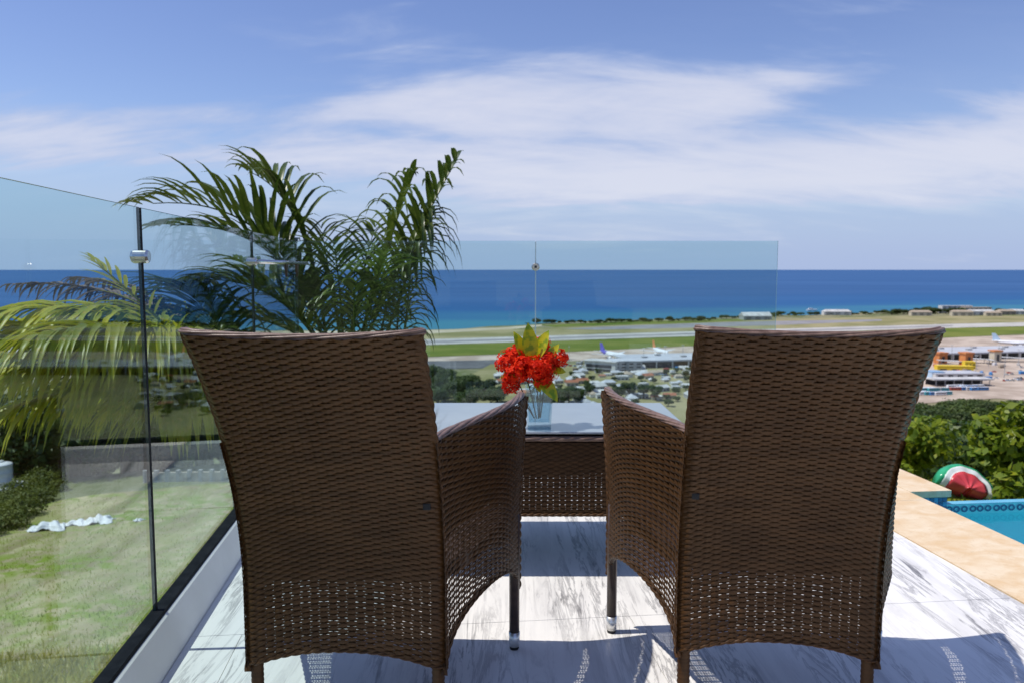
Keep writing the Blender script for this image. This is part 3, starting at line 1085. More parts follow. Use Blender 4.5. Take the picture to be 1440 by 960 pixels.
def make_chair(loc, rz, label, flare):
    t = thing('wicker_chair', label, 'chair', loc, rz, 'wicker armchairs at the table')
    V, F = weave(back_P, 22, 114, seed=3)
    np_mesh('backrest', V, F, 'rattan', t, True, kind='stuff')
    # inner face of the backrest, above the seat
    def inner(u, v_):
        p = back_P(u, 0.255 + 0.74 * v_)
        p[..., 1] += 0.030
        p[..., 0] *= 0.985
        return p
    V, F = surf(inner, 14, 14)
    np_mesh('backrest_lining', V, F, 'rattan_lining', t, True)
    V, F = weave(lambda u, v_: inner(1 - np.asarray(u), v_) + np.array([0, 0.008, 0]), 20, 60, seed=5, stakes=False)
    np_mesh('inner_backrest', V, F, 'rattan', t, True, kind='stuff')
    for s_ in (1, -1):
        P = side_P(s_, flare)
        V, F = weave(P, 22, 66, seed=7 + s_)
        np_mesh('arm_panel', V, F, 'rattan', t, True, kind='stuff')

        def lin(u, v_, P=P, s_=s_):
            p = P(u, 0.44 + 0.55 * v_)
            p[..., 0] -= s_ * 0.030
            return p
        V, F = surf(lin, 14, 8)
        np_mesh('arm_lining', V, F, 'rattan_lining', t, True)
        tt = np.linspace(0, 1, 24) if s_ > 0 else np.linspace(1, 0, 24)
        top = P(tt, np.ones(24))
        top[:, 0] -= s_ * 0.014
        top[:, 2] += 0.004
        top = top[1:]
        V, F = braid(top, 0.0150, 6, 11, sr=0.36, flat=0.7)
        np_mesh('arm_border', V, F, 'rattan_border', t, True)
        V, F = braid(P(tt, np.zeros(24)) - np.array([s_ * 0.004, 0, 0]), 0.008, 3, 40)
        np_mesh('lower_border', V, F, 'rattan', t, True)
        # front upright that the side panel is woven on
        e_ = P(np.array([1.0 if s_ > 0 else 0.0] * 16), np.linspace(0, 1, 16))
        e_[:, 0] -= s_ * 0.006
        V, F = braid(e_, 0.013, 3, 40)
        np_mesh('arm_front_border', V, F, 'rattan', t, True)
        # rear corner post, wrapped
        zz = np.linspace(0.02, BACK_Z - 0.01, 40)
        e_ = np.stack([s_ * (back_w(zz) - 0.012), back_y(zz) + 0.020, zz], -1)
        vv_ = np.linspace(0, 1, 60)
        e_ = back_P(np.full(60, 1.0 if s_ > 0 else 0.0), vv_)
        e_[:, 0] -= s_ * 0.004
        e_[:, 1] += 0.003
        V, F = braid(e_, 0.0075, 3, 30, flat=1.0)
        np_mesh('side_border', V, F, 'rattan', t, True)
        b_ = MB()
        zs_ = np.linspace(0.022, BACK_Z - 0.012, 150)
        b_.tube([(s_ * (float(back_w(z)) - 0.019), float(back_y(z)) + 0.026, z) for z in zs_], [0.0158 if i % 2 else 0.0142 for i in range(150)], 8)
        b_.build('corner_post', 'rattan', t, smooth=True)
        b_ = MB()
        b_.tube([(s_ * 0.222, 0.020, 0.0), (s_ * 0.222, 0.020, 0.022)], 0.014, 12)
        b_.build('foot_pad', 'dark_rubber', t)
        # front leg with bright ferrule and black pad
        fx, fy = s_ * (0.222 + 0.144 * flare), 0.492
        b_ = MB()
        b_.tube([(fx, fy, 0.0525), (fx, fy, 0.40)], 0.0148, 16)
        leg = b_.build('leg', 'leg_brown', t, smooth=True)
        b_ = MB()
        b_.tube([(fx, fy, 0.010), (fx, fy, 0.052)], [0.0155, 0.0163], 16)
        b_.build('ferrule', 'ferrule', leg, smooth=True)
        b_ = MB()
        b_.tube([(fx, fy, 0.0), (fx, fy, 0.0095)], [0.0125, 0.0145], 16)
        b_.build('foot_pad', 'dark_rubber', leg)
    # rolled top border
    uu = np.linspace(0, 1, 40)
    top = back_P(uu, np.ones(40))
    top[:, 1] += 0.014
    top[:, 2] += 0.004
    V, F = braid(top, 0.0135, 6, 10, sr=0.36, flat=0.7)
    np_mesh('top_border', V, F, 'rattan_border', t, True)
    low = back_P(uu, np.zeros(40))
    low[:, 1] += 0.004
    V, F = braid(low, 0.008, 3, 40)
    np_mesh('lower_border', V, F, 'rattan', t, True)
    # seat: woven deck with a shallow front apron
    b_ = MB()
    poly = [(-0.222, 0.02), (0.222, 0.02), (0.275, 0.13), (0.315, 0.25), (0.350, 0.40), (0.360, 0.50), (0.18, 0.52), (-0.18, 0.52), (-0.360, 0.50), (-0.350, 0.40), (-0.315, 0.25), (-0.275, 0.13)]
    b_.prism(poly, SEAT_Z - 0.035, SEAT_Z)
    b_.build('seat', 'seat_weave', t, bevel=0.008)
    def apron(u, v_):
        u = np.asarray(u, float)
        return np.stack([0.35 - 0.70 * u, 0.522 + 0 * u, 0.30 + 0.085 * v_], -1)
    V, F = weave(apron, 28, 10, seed=2)
    np_mesh('front_apron', V, F, 'rattan', t, True, kind='stuff')
    # small dark socket where frame and arm are joined
    zz = 0.585
    sgn = 1 if loc[0] < 0 else -1
    b_ = MB()
    b_.box((sgn * (back_w(zz) - 0.030), back_y(zz) - 0.002, zz), (0.017, 0.012, 0.015))
    b_.build('joint_socket', 'dark_rubber', t, bevel=0.002)
    return t


make_chair((-0.385, 1.757, 0), R(-2.2), 'dark brown wicker armchair on the left, beside the glass railing', 1.05)
make_chair((0.625, 1.805, 0), R(-7.0), 'dark brown wicker armchair on the right, nearer the pool', 1.13)

# ------------------------------------------------------------------ wicker table
TX, TY0, TY1, TZ = 0.095, 2.775, 3.395, 0.53
THW = 0.545
tab = thing('wicker_table', 'low brown wicker table with grey glass top in front of the chairs', 'table', (TX, (TY0 + TY1) / 2, 0))
hd = (TY1 - TY0) / 2


def side_rect(x0, y0, x1, y1, z0, z1):
    def P(u, v_):
        u = np.asarray(u, float)
        return np.stack([x0 + (x1 - x0) * u, y0 + (y1 - y0) * u, z0 + (z1 - z0) * v_ + 0 * u], -1)
    return P


ZB, ZT = 0.232, 0.490
for (x0, y0, x1, y1, nc, sd) in ((-THW + .01, -hd + .01, THW - .01, -hd + .01, 50, 1), (THW - .01, -hd + .01, THW - .01, hd - .01, 28, 2), (THW - .01, hd - .01, -THW + .01, hd - .01, 50, 3), (-THW + .01, hd - .01, -THW + .01, -hd + .01, 28, 4)):
    V, F = weave(side_rect(x0, y0, x1, y1, ZB, ZT), nc, 32, seed=sd, gap=0.21)
    np_mesh('apron', V, F, 'rattan', tab, True, kind='stuff')
    pts = np.linspace((x0, y0, ZT + 0.014), (x1, y1, ZT + 0.014), 30)
    V, F = braid(pts, 0.014, 5, 16, sr=0.42, flat=0.8)
    np_mesh('apron_border', V, F, 'rattan_border', tab, True)
    pts = np.linspace((x0, y0, ZB - 0.004), (x1, y1, ZB - 0.004), 30)
    V, F = braid(pts, 0.009, 3, 40)
    np_mesh('lower_border', V, F, 'rattan', tab, True)
b_ = MB()
b_.box((0, 0, 0.445), (2 * THW - 0.05, 2 * hd - 0.05, 0.10))
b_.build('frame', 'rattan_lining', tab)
for sx in (-1, 1):
    for sy in (-1, 1):
        b_ = MB()
        b_.tube([(sx * (THW - .03), sy * (hd - .03), 0.0125), (sx * (THW - .03), sy * (hd - .03), 0.40)], 0.018, 12)
        lg = b_.build('leg', 'leg_brown', tab, smooth=True)
        b_ = MB()
        b_.tube([(sx * (THW - .03), sy * (hd - .03), 0.0), (sx * (THW - .03), sy * (hd - .03), 0.012)], 0.016, 12)
        b_.build('foot_pad', 'dark_rubber', lg)
b_ = MB()
b_.box((0, 0, TZ - 0.004), (2 * THW, 2 * hd, 0.008))
b_.build('glass_top', 'table_glass', tab, bevel=0.002)

# ------------------------------------------------------------------ vase and flowers
VX, VY = 0.098, 2.855
vase = thing('vase', 'square clear glass vase with thick base holding red flowers', 'vase', (VX, VY, TZ))


def frustum(w0, w1, z0, z1, inward=False, cap_bottom=True):
    V = []
    for w_, z in ((w0, z0), (w1, z1)):
        V += [(-w_, -w_, z), (w_, -w_, z), (w_, w_, z), (-w_, w_, z)]
    F = [(0, 1, 5, 4), (1, 2, 6, 5), (2, 3, 7, 6), (3, 0, 4, 7)]
    if cap_bottom:
        F.append((3, 2, 1, 0))
    if inward:
        F = [tuple(reversed(q)) for q in F]
    return V, F


b_ = MB()
b_.add(*frustum(0.041, 0.049, 0.0, 0.150))
b_.add(*frustum(0.036, 0.0455, 0.026, 0.150, True))
V = []
for w_ in (0.049, 0.0455):
    V += [(-w_, -w_, 0.150), (w_, -w_, 0.150), (w_, w_, 0.150), (-w_, w_, 0.150)]
b_.add(V, [(0, 1, 5, 4), (1, 2, 6, 5), (2, 3, 7, 6), (3, 0, 4, 7)])
b_.build('glass_body', 'vase_glass', vase)
b_ = MB()
b_.add(*frustum(0.0355, 0.041, 0.0265, 0.085))
b_.add([(-.041, -.041, .085), (.041, -.041, .085), (.041, .041, .085), (-.041, .041, .085)], [(0, 1, 2, 3)])
b_.build('water', 'vase_glass', vase)

bq = thing('flower_bouquet', 'bunch of red flowers with yellow-green leaves in the glass vase', 'flowers', (VX, VY, TZ + 0.03))
rng = np.random.RandomState(11)


def floret_cluster(c, r, nfl, seed):
    rg = np.random.RandomState(seed)
    Vs, Fs = [], []
    o = 0
    for i in range(nfl):
        d = rg.normal(0, 1, 3)
        d /= np.linalg.norm(d)
        d[2] = d[2] * 0.9 + 0.15
        d /= np.linalg.norm(d)
        p = np.array(c) + d * r * rg.uniform(0.62, 1.10)
        a = np.cross(d, [0.3, 0.5, 0.8])
        a /= np.linalg.norm(a)
        b2 = np.cross(d, a)
        ro = rg.uniform(0, 1.6)
        s_ = rg.uniform(0.009, 0.0165)
        for q in range(4):
            th = ro + q * math.pi / 2
            e = a * math.cos(th) + b2 * math.sin(th)
            f_ = -a * math.sin(th) + b2 * math.cos(th)
            V = [p, p + e * s_ * 0.55 + f_ * s_ * 0.34 + d * s_ * 0.12, p + e * s_ * 1.05 + d * s_ * rg.uniform(-0.15, 0.25), p + e * s_ * 0.55 - f_ * s_ * 0.34 + d * s_ * 0.12]
            Vs += V
            Fs.append((o, o + 1, o + 2, o + 3))
            o += 4
        # tube of the floret
        base = np.array(c) + d * r * 0.25
        Vs += [base + a * 0.0012, base - a * 0.0012, p - a * 0.0012, p + a * 0.0012]
        Fs.append((o, o + 1, o + 2, o + 3))
        o += 4
    return np.array(Vs), np.array(Fs)


CL = [((-0.082, -0.010, 0.205), 0.050), ((-0.062, -0.035, 0.165), 0.048), ((-0.030, -0.030, 0.195), 0.046), ((-0.055, 0.02, 0.235), 0.040), ((0.012, -0.040, 0.190), 0.050), ((0.045, -0.015, 0.180), 0.048), ((0.052, 0.0, 0.215), 0.040), ((0.090, 0.0, 0.225), 0.034), ((0.035, 0.05, 0.275), 0.030), ((0.0, 0.03, 0.185), 0.05), ((-0.075, -0.02, 0.128), 0.034), ((0.03, -0.045, 0.155), 0.035)]
for i, (c, r) in enumerate(CL):
    c = (c[0] * 1.06 - 0.024, c[1] * 1.1, (c[2] - 0.19) * 0.96 + 0.188)
    V, F = floret_cluster(c, r * 0.97, 80 if r > 0.035 else 52, 20 + i)
    np_mesh('flower_head', V, F, 'petal_red', bq)
    if i % 2:
        continue
    b_ = MB()
    c_ = Vector(c)
    foot = Vector((c[0] * 0.16, c[1] * 0.2 + 0.004, 0.004))
    b_.tube([c_ - Vector((0, 0, 0.01)), c_.lerp(foot, 0.45) + Vector((0, 0, 0.01)), foot], [0.0018, 0.0022, 0.0024], 6)
    b_.build('stem', 'flower_stem', bq, smooth=True)


def leaf_mesh(base, tip, width, nrm, fold=0.25, droop=0.0, segs=8):
    base, tip = np.array(base, float), np.array(tip, float)
    d = tip - base
    L = np.linalg.norm(d)
    d /= L
    nrm = np.array(nrm, float)
    s_ = np.cross(d, nrm)
    s_ /= np.linalg.norm(s_)
    nn = np.cross(s_, d)
    V, F = [], []
    for i in range(segs + 1):
        t = i / segs
        wv = width * (math.sin(math.pi * (t ** 0.85)) ** 0.8 if 0 < t < 1 else 0.02)
        c = base + d * L * t + nn * (-droop * t * t)
        V += [c - s_ * wv + nn * fold * wv, c, c + s_ * wv + nn * fold * wv]
    for i in range(segs):
        a = i * 3
        F += [(a, a + 1, a + 4, a + 3), (a + 1, a + 2, a + 5, a + 4)]
    return np.array(V), np.array(F)


for base, tip, wd_, nr in (((-0.01, 0, 0.20), (-0.022, -0.01, 0.335), 0.026, (0.1, -1, 0.2)), ((0.0, 0.01, 0.20), (0.048, 0.0, 0.310), 0.024, (-0.5, -1, 0.2)), ((-0.02, 0.02, 0.19), (-0.070, 0.02, 0.305), 0.022, (0.5, -1, 0.2)), ((0.03, 0, 0.18), (0.085, -0.01, 0.262), 0.018, (-0.3, -1, 0.3)), ((0.01, -0.03, 0.155), (0.085, -0.055, 0.065), 0.025, (0.4, -1, 0.5)), ((-0.03, 0, 0.16), (-0.125, -0.01, 0.145), 0.017, (0.1, -1, 0.8)), ((0.05, 0, 0.17), (0.115, 0.0, 0.165), 0.017, (0, -1, 0.8)), ((0.0, -0.03, 0.14), (0.02, -0.06, 0.10), 0.012, (0, -1, 0.5))):
    base, tip = [(p_[0] - 0.018, p_[1] - 0.012, p_[2] + 0.014) for p_ in (base, tip)]
    V, F = leaf_mesh(base, tip, wd_ * 1.1, nr, 0.22, 0.01)
    np_mesh('leaf', V, F, 'croton_leaf', bq, True)


# ------------------------------------------------------------------ pool and coping
def tpoly(pts, z0, z1, mat, name, root=None, bev=0.0, **kw):
    b_ = MB()
    b_.prism([T(*p)[:2] for p in pts], z0, z1)
    return b_.build(name, mat, root, bevel=bev, **kw)


coping = thing('pool_coping', 'cream travertine coping between the marble floor and the pool', 'coping')
for k_ in ('label', 'category'):
    del coping[k_]
coping['kind'] = 'structure'
CI, CO = 1.958, 2.375          # inner and outer edge, terrace axes
PEND = 3.63                    # far end of the pool along the terrace axis
bb = -2.6
while bb < 4.1:
    e_ = min(bb + 1.22, 4.16)
    tpoly([(CI, bb + .001), (CO, bb + .001), (CO, e_ - .001), (CI, e_ - .001)], -0.028, 0.004, 'travertine', 'coping_stone', coping, 0.004)
    bb += 1.22
tpoly([(CO + 0.001, PEND), (2.595, PEND), (2.595, 4.16), (CO + 0.001, 4.16)], -0.028, 0.006, 'travertine', 'coping_stone', coping, 0.004)

pool = thing('swimming_pool', 'turquoise pool', 'pool')
for k_ in ('label', 'category'):
    del pool[k_]
pool['kind'] = 'structure'
PX0, PX1, PY0 = 2.33, 7.2, -2.2
WZ = -0.132
# basin (floor and walls, open top)
b_ = MB()
def q(a, b, z):
    return T(a, b, z)
V = [q(PX0, PY0, -1.30), q(PX1, PY0, -1.30), q(PX1, PEND + .05, -1.30), q(PX0, PEND + .05, -1.30), q(PX0, PY0, -0.046), q(PX1, PY0, -0.046), q(PX1, PEND + .05, -0.081), q(PX0, PEND + .05, -0.081)]
b_.add(V, [(0, 1, 2, 3), (1, 0, 4, 5), (2, 1, 5, 6), (3, 2, 6, 7), (0, 3, 7, 4)])
b_.build('basin', 'pool_plaster', pool)
# infinity edge at the far end
tpoly([(2.59, PEND + .052), (PX1, PEND + .052), (PX1, PEND + .10), (2.59, PEND + .10)], -1.45, -0.080, 'pool_rim', 'overflow_wall', pool, 0.004)
# end wall of the corner block with blue mosaic
tpoly([(PX0 + .03, PEND + 0.012), (2.58, PEND + 0.012), (2.58, 4.12), (PX0 + .03, 4.12)], -1.45, -0.0285, 'grout', 'corner_block', pool)
tl = {}
for mname in ('tile_dark', 'tile_mid', 'tile_light'):
    t_ = MB()
    t_.box((0, 0, 0), (0.0215, 0.006, 0.0215))
    me = bpy.data.meshes.new('mosaic_tile')
    me.from_pydata(t_.v, [], t_.f)
    me.materials.append(MATS[mname])
    tl[mname] = me
rr = random.Random(4)
a = CO - 0.02
while a < 2.575:
    for k in range(5):
        o = link('mosaic_tile', tl[rr.choice(['tile_dark', 'tile_mid', 'tile_mid', 'tile_light', 'tile_dark'])], pool)
        o.location = T(a, PEND + 0.010, -0.042 - k * 0.0235)
        o.rotation_euler = (0, 0, TH)
    a += 0.0235
# side face of the corner block
bb = PEND + 0.03
while bb < 4.08:
    for k in range(5):
        o = link('mosaic_tile', tl[rr.choice(['tile_dark', 'tile_mid', 'tile_light', 'tile_mid'])], pool)
        o.location = T(2.582, bb, -0.042 - k * 0.0235)
        o.rotation_euler = (0, 0, TH + math.pi / 2)
    bb += 0.0235
# patterned waterline frieze along the far wall (ring motifs)
fz = MB()
a = 2.62
i = 0
while a < 5.6:
    c = (a, PEND + 0.044, -0.160)
    ring_n = 12
    V = []
    for k in range(ring_n):
        th = 2 * math.pi * k / ring_n
        for r_ in (0.0165, 0.0085):
            V.append(T(a + r_ * math.cos(th) * 1.15, PEND + 0.046, -0.106 + r_ * math.sin(th)))
    F = [((2 * k), (2 * k + 1), (2 * ((k + 1) % ring_n) + 1), (2 * ((k + 1) % ring_n))) for k in range(ring_n)]
    fz.add(V, F)
    a += 0.039 + 0.004 * (i % 3)
    i += 1
fz.build('frieze', 'tile_dark', pool, kind='stuff')
wsurf = MB()
wsurf.add([q(PX0 + .001, PY0, WZ), q(PX1 - .001, PY0, WZ), q(PX1 - .001, PEND + .051, WZ), q(PX0 + .001, PEND + .051, WZ)], [(0, 1, 2, 3)])
wsurf.build('pool_water', 'pool_surface', kind='structure')

# lawn below the infinity edge
LX = np.linspace(2.6, 12, 30)
LY = np.linspace(4.6, 12.5, 26)
GX, GY = np.meshgrid(LX, LY)
V = np.stack([GX, GY, height(GX, GY) + 0.03], -1).reshape(-1, 3)
qv = np.arange(len(LY) - 1)[:, None]
kv = np.arange(len(LX) - 1)[None, :]
bs = qv * len(LX) + kv
o = np_mesh('lawn', V, np.stack([bs, bs + 1, bs + len(LX) + 1, bs + len(LX)], -1).reshape(-1, 4), 'lawn', smooth=True)
o['kind'] = 'structure'


def grass_blades(name, pts, hgt, seed, mat, kind='stuff', label=None, cat=None):
    rg = np.random.RandomState(seed)
    n_ = len(pts)
    pts = np.asarray(pts)
    a_ = rg.uniform(0, 2 * math.pi, n_)
    h_ = hgt * rg.uniform(0.5, 1.2, n_)
    lean = rg.uniform(0.1, 0.6, n_) * h_
    la = rg.uniform(0, 2 * math.pi, n_)
    wd_ = 0.012 + 0.02 * h_
    dxy = np.stack([np.cos(a_), np.sin(a_), 0 * a_], -1) * wd_[:, None]
    mid_ = pts + np.stack([np.cos(la) * lean * .35, np.sin(la) * lean * .35, h_ * .6], -1)
    top_ = pts + np.stack([np.cos(la) * lean, np.sin(la) * lean, h_], -1)
    V = np.stack([pts - dxy, pts + dxy, mid_ + dxy * .7, mid_ - dxy * .7, top_ + dxy * .08, top_ - dxy * .08], 1).reshape(-1, 3)
    i_ = np.arange(n_)[:, None] * 6
    F = np.concatenate([i_ + np.array([[0, 1, 2, 3]]), i_ + np.array([[3, 2, 4, 5]])], 0)
    o = np_mesh(name, V, F, mat, kind=kind)
    if label:
        o['label'] = label
        o['category'] = cat
    return o


rg = np.random.RandomState(5)
gx, gy = rg.uniform(4.0, 9.5, 9000), rg.uniform(7.2, 11.5, 9000)
grass_blades('lawn_grass', np.stack([gx, gy, height(gx, gy) + 0.02], -1), 0.07, 6, 'bush_green', label='short green grass of the lawn beyond the pool edge', cat='grass')


# ------------------------------------------------------------------ watermelon float
fl = thing('pool_float', 'inflatable watermelon-slice float in green, white and red on the lawn', 'pool float', (4.98, 8.85, -1.40), R(-8))
# a puffy half-disc slice standing tilted, rind up to the left
def slice_band(r0, r1, th0, th1, half, name, mat, label=None):
    V, F = [], []
    nr_, na_ = 5, 22
    for side in (-1, 1):
        for i in range(nr_ + 1):
            r_ = r0 + (r1 - r0) * i / nr_
            for k in range(na_ + 1):
                th = th0 + (th1 - th0) * k / na_
                edge = min(1.0, (0.345 - r_) / 0.06) if r_ > 0.285 else 1.0
                edge = min(edge, max(0.0, (k / na_) / 0.10), max(0.0, (1 - k / na_) / 0.10), 1.0)
                puff = half * math.sqrt(max(0.0, 1 - (1 - max(edge, 0.0)) ** 2)) * (0.94 + 0.06 * math.cos(k * 1.4))
                V.append((r_ * math.cos(th), side * puff, r_ * math.sin(th)))
    m_ = (nr_ + 1) * (na_ + 1)
    for s_i in range(2):
        for i in range(nr_):
            for k in range(na_):
                a_ = s_i * m_ + i * (na_ + 1) + k
                qd = (a_, a_ + 1, a_ + na_ + 2, a_ + na_ + 1)
                F.append(qd if s_i == 0 else tuple(reversed(qd)))
    for k in range(na_):
        for i in (0, nr_):
            a_ = i * (na_ + 1) + k
            F.append((a_, a_ + 1, m_ + a_ + 1, m_ + a_))
    b_ = MB()
    b_.add(V, F)
    return b_.build(name, mat, fl, smooth=True, label=label)


parts = [slice_band(0.02, 0.215, 0.0, math.pi, 0.075, 'flesh', 'float_red', 'red flesh part of the float'), slice_band(0.2152, 0.280, 0.0, math.pi, 0.075, 'white_band', 'float_white'), slice_band(0.2802, 0.345, 0.0, math.pi, 0.075, 'rind', 'float_green')]
fl.rotation_euler = (R(-46), R(20), R(-6))
fl.scale = (1.0, 1.5, 1.0)
fl.location = (5.0, 8.62, h1(5.0, 8.62) + 0.09)


# ------------------------------------------------------------------ palms
def bez(p0, p1, p2, n_):
    t = np.linspace(0, 1, n_)[:, None]
    return (1 - t) ** 2 * p0 + 2 * t * (1 - t) * p1 + t * t * p2


def frond_geo(p0, p1, p2, leaflet=0.42, pairs=22, wmax=0.021, seed=0, droop=0.5, t0=0.22, lift=0.35, spread=0.85):
    """Leaf stalk along a curve with paired drooping leaflets; one leaf, one mesh."""
    rg = np.random.RandomState(seed)
    p0, p1, p2 = (np.array(p, float) for p in (p0, p1, p2))
    C = bez(p0, p1, p2, 60)
    tg = np.gradient(C, axis=0)
    tg /= np.linalg.norm(tg, axis=1, keepdims=True)
    up = np.array([0, 0, 1.0])
    Vs, Fs, o = [], [], 0
    # stalk
    n_ = 5
    for i in range(0, 60, 3):
        t = i / 59
        r_ = 0.011 * (1 - t) + 0.0025
        a = np.cross(tg[i], up + 1e-3)
        a /= np.linalg.norm(a)
        b2 = np.cross(a, tg[i])
        for k in range(n_):
            th = 2 * math.pi * k / n_
            Vs.append(C[i] + (a * math.cos(th) + b2 * math.sin(th)) * r_)
    m_ = 20
    for i in range(m_ - 1):
        for k in range(n_):
            k2 = (k + 1) % n_
            Fs.append((i * n_ + k, i * n_ + k2, (i + 1) * n_ + k2, (i + 1) * n_ + k))
    o = len(Vs)
    for q_ in range(pairs):
        t = t0 + (1 - t0) * (q_ + rg.uniform(-.2, .2)) / (pairs - 1)
        t = min(max(t, 0), 1)
        i = int(t * 59)
        T_ = tg[i]
        s_ = np.cross(T_, up)
        s_ /= np.linalg.norm(s_) + 1e-9
        nn = np.cross(s_, T_)
        env = 0.55 + 0.45 * math.sin(math.pi * min(1, (t - t0) / (1 - t0) * 0.9 + 0.12))
        if t > 0.85:
            env *= 1 - (t - 0.85) * 2.4
        for sd in (-1, 1):
            L = 1.42 * leaflet * env * rg.uniform(0.8, 1.12)
            fwd = 0.55 + 0.75 * t + rg.uniform(-.12, .12)
            d = sd * s_ * spread + T_ * fwd + nn * (lift + rg.uniform(-.14, .14))
            d /= np.linalg.norm(d)
            segs = 6
            p = C[i].copy()
            wv = wmax * rg.uniform(0.8, 1.15)
            dr = droop * rg.uniform(0.7, 1.4)
            for k in range(segs + 1):
                x = k / segs
                prof_ = (0.35 + 0.65 * min(1, x * 4)) * (1 - max(0, x - 0.45) / 0.55) ** 0.8 if x < 1 else 0.02
                sw = np.cross(d, up)
                ln_ = np.linalg.norm(sw)
                sw = sw / ln_ if ln_ > 1e-3 else s_
                nw = np.cross(sw, d)
                hw = wv * prof_
                Vs.append(p - sw * hw + nw * hw * 0.45)
                Vs.append(p)
                Vs.append(p + sw * hw + nw * hw * 0.45)
                d = d + np.array([0, 0, -1.0]) * dr / segs * (0.4 + 1.9 * x)
                d /= np.linalg.norm(d)
                p = p + d * L / segs
            for k in range(segs):
                a = o + k * 3
                Fs.append((a, a + 1, a + 4, a + 3))
                Fs.append((a + 1, a + 2, a + 5, a + 4))
            o += (segs + 1) * 3
    return np.array(Vs), np.array(Fs)


def pt(px, py, Y):
    """A point at distance Y, measured on the photograph."""
    u = (px - 720) / FPX
    vv = (480 - py) / FPX
    cp_, sp_ = math.cos(PITCH), math.sin(PITCH)
    ry, rz = cp_ + vv * sp_, -sp_ + vv * cp_
    t = Y / ry
    return (u * t, Y, CAM_H + rz * t)


def make_palm(label, base, fronds, mat, stems, **kw):
    root = thing('areca_palm', label, 'palm', base)
    for i, fr in enumerate(fronds):
        a_, b_, c_ = fr[:3]
        opt = dict(kw)
        m_ = mat
        if len(fr) > 3:
            opt.update(fr[3])
            m_ = opt.pop('mat', mat)
        V, F = frond_geo(a_, b_, c_, seed=i * 7 + len(fronds), **opt)
        rel(np_mesh('frond', V, F, m_, root, True), root)
    for (p, q_) in stems:
        b_ = MB()
        p, q_ = Vector(p), Vector(q_)
        mid_ = p.lerp(q_, 0.5) + Vector((0.02, 0, 0))
        b_.tube([p, mid_, q_], [0.035, 0.026, 0.014], 8)
        rel(b_.build('stem', 'palm_stem', root, smooth=True), root)
    return root


Y1 = 5.75
B1 = [pt(462, 505, Y1), pt(500, 505, Y1 + .1), pt(530, 505, Y1 + .05), pt(485, 520, Y1 + .25), pt(560, 520, Y1)]
g1 = (pt(500, 500, Y1)[0], Y1, -3.6)
fr1 = [
    (B1[0], pt(405, 262, 5.6), pt(200, 288, 5.2), dict(leaflet=0.44, droop=0.9, pairs=25, lift=0.85, spread=0.75)),
    (B1[0], pt(415, 300, 5.5), pt(225, 318, 5.0), dict(leaflet=0.36, droop=0.5, pairs=22)),
    (B1[0], pt(440, 270, 5.9), pt(345, 240, 5.9), dict(leaflet=0.44, droop=1.1, pairs=18, lift=0.7)),
    (B1[1], pt(565, 370, 5.8), pt(640, 228, 5.7), dict(leaflet=0.42, droop=1.3, pairs=21, lift=0.55)),
    (B1[1], pt(548, 330, 6.0), pt(580, 248, 6.1), dict(leaflet=0.42, droop=1.4, pairs=17, lift=0.6)),
    (B1[2], pt(580, 370, 5.6), pt(604, 300, 5.5), dict(leaflet=0.34, droop=3.6, pairs=16, lift=0.1, spread=0.32, t0=0.45)),
    (B1[2], pt(575, 390, 6.0), pt(603, 290, 6.1), dict(leaflet=0.34, droop=2.0, pairs=16)),
    (B1[4], pt(575, 440, 5.5), pt(580, 345, 5.4), dict(leaflet=0.28, droop=3.0, pairs=15, spread=0.5)),
    (B1[3], pt(465, 390, 5.9), pt(452, 322, 6.1), dict(leaflet=0.38, droop=1.0, pairs=16, lift=0.6)),
    (B1[3], pt(505, 390, 6.0), pt(528, 318, 6.3), dict(leaflet=0.38, droop=1.2, pairs=16)),
    (B1[3], pt(480, 410, 5.5), pt(470, 345, 5.2), dict(leaflet=0.34, droop=0.9, pairs=16)),
    (B1[1], pt(520, 420, 5.4), pt(540, 360, 5.1), dict(leaflet=0.34, droop=1.1, pairs=16)),
    (B1[0], pt(395, 380, 5.6), pt(270, 395, 5.3), dict(leaflet=0.40, droop=0.7, pairs=20)),
    (B1[0], pt(380, 420, 5.6), pt(255, 455, 5.5), dict(leaflet=0.38, droop=0.7, pairs=20)),
    (B1[0], pt(410, 400, 5.9), pt(330, 365, 6.1), dict(leaflet=0.38, droop=0.8, pairs=18)),
    (B1[3], pt(445, 440, 5.6), pt(420, 400, 5.5), dict(leaflet=0.34, droop=0.9, pairs=16)),
    (B1[2], pt(540, 430, 6.1), pt(560, 385, 6.4), dict(leaflet=0.30, droop=1.4, pairs=15)),
    (B1[4], pt(555, 450, 6.1), pt(565, 410, 6.4), dict(leaflet=0.26, droop=1.4, pairs=15)),
    (B1[1], pt(495, 440, 5.4), pt(500, 400, 5.2), dict(leaflet=0.32, droop=1.2, pairs=15)),
]
st1 = [((g1[0] + random.Random(i).uniform(-.25, .25), g1[1] + random.Random(i + 9).uniform(-.2, .2), g1[2] + 0.0), (p[0], p[1], p[2] + 0.05)) for i, p in enumerate(B1)]
make_palm('dark green areca palm rising behind the glass, just left of centre', g1, fr1, 'palm_green', st1)

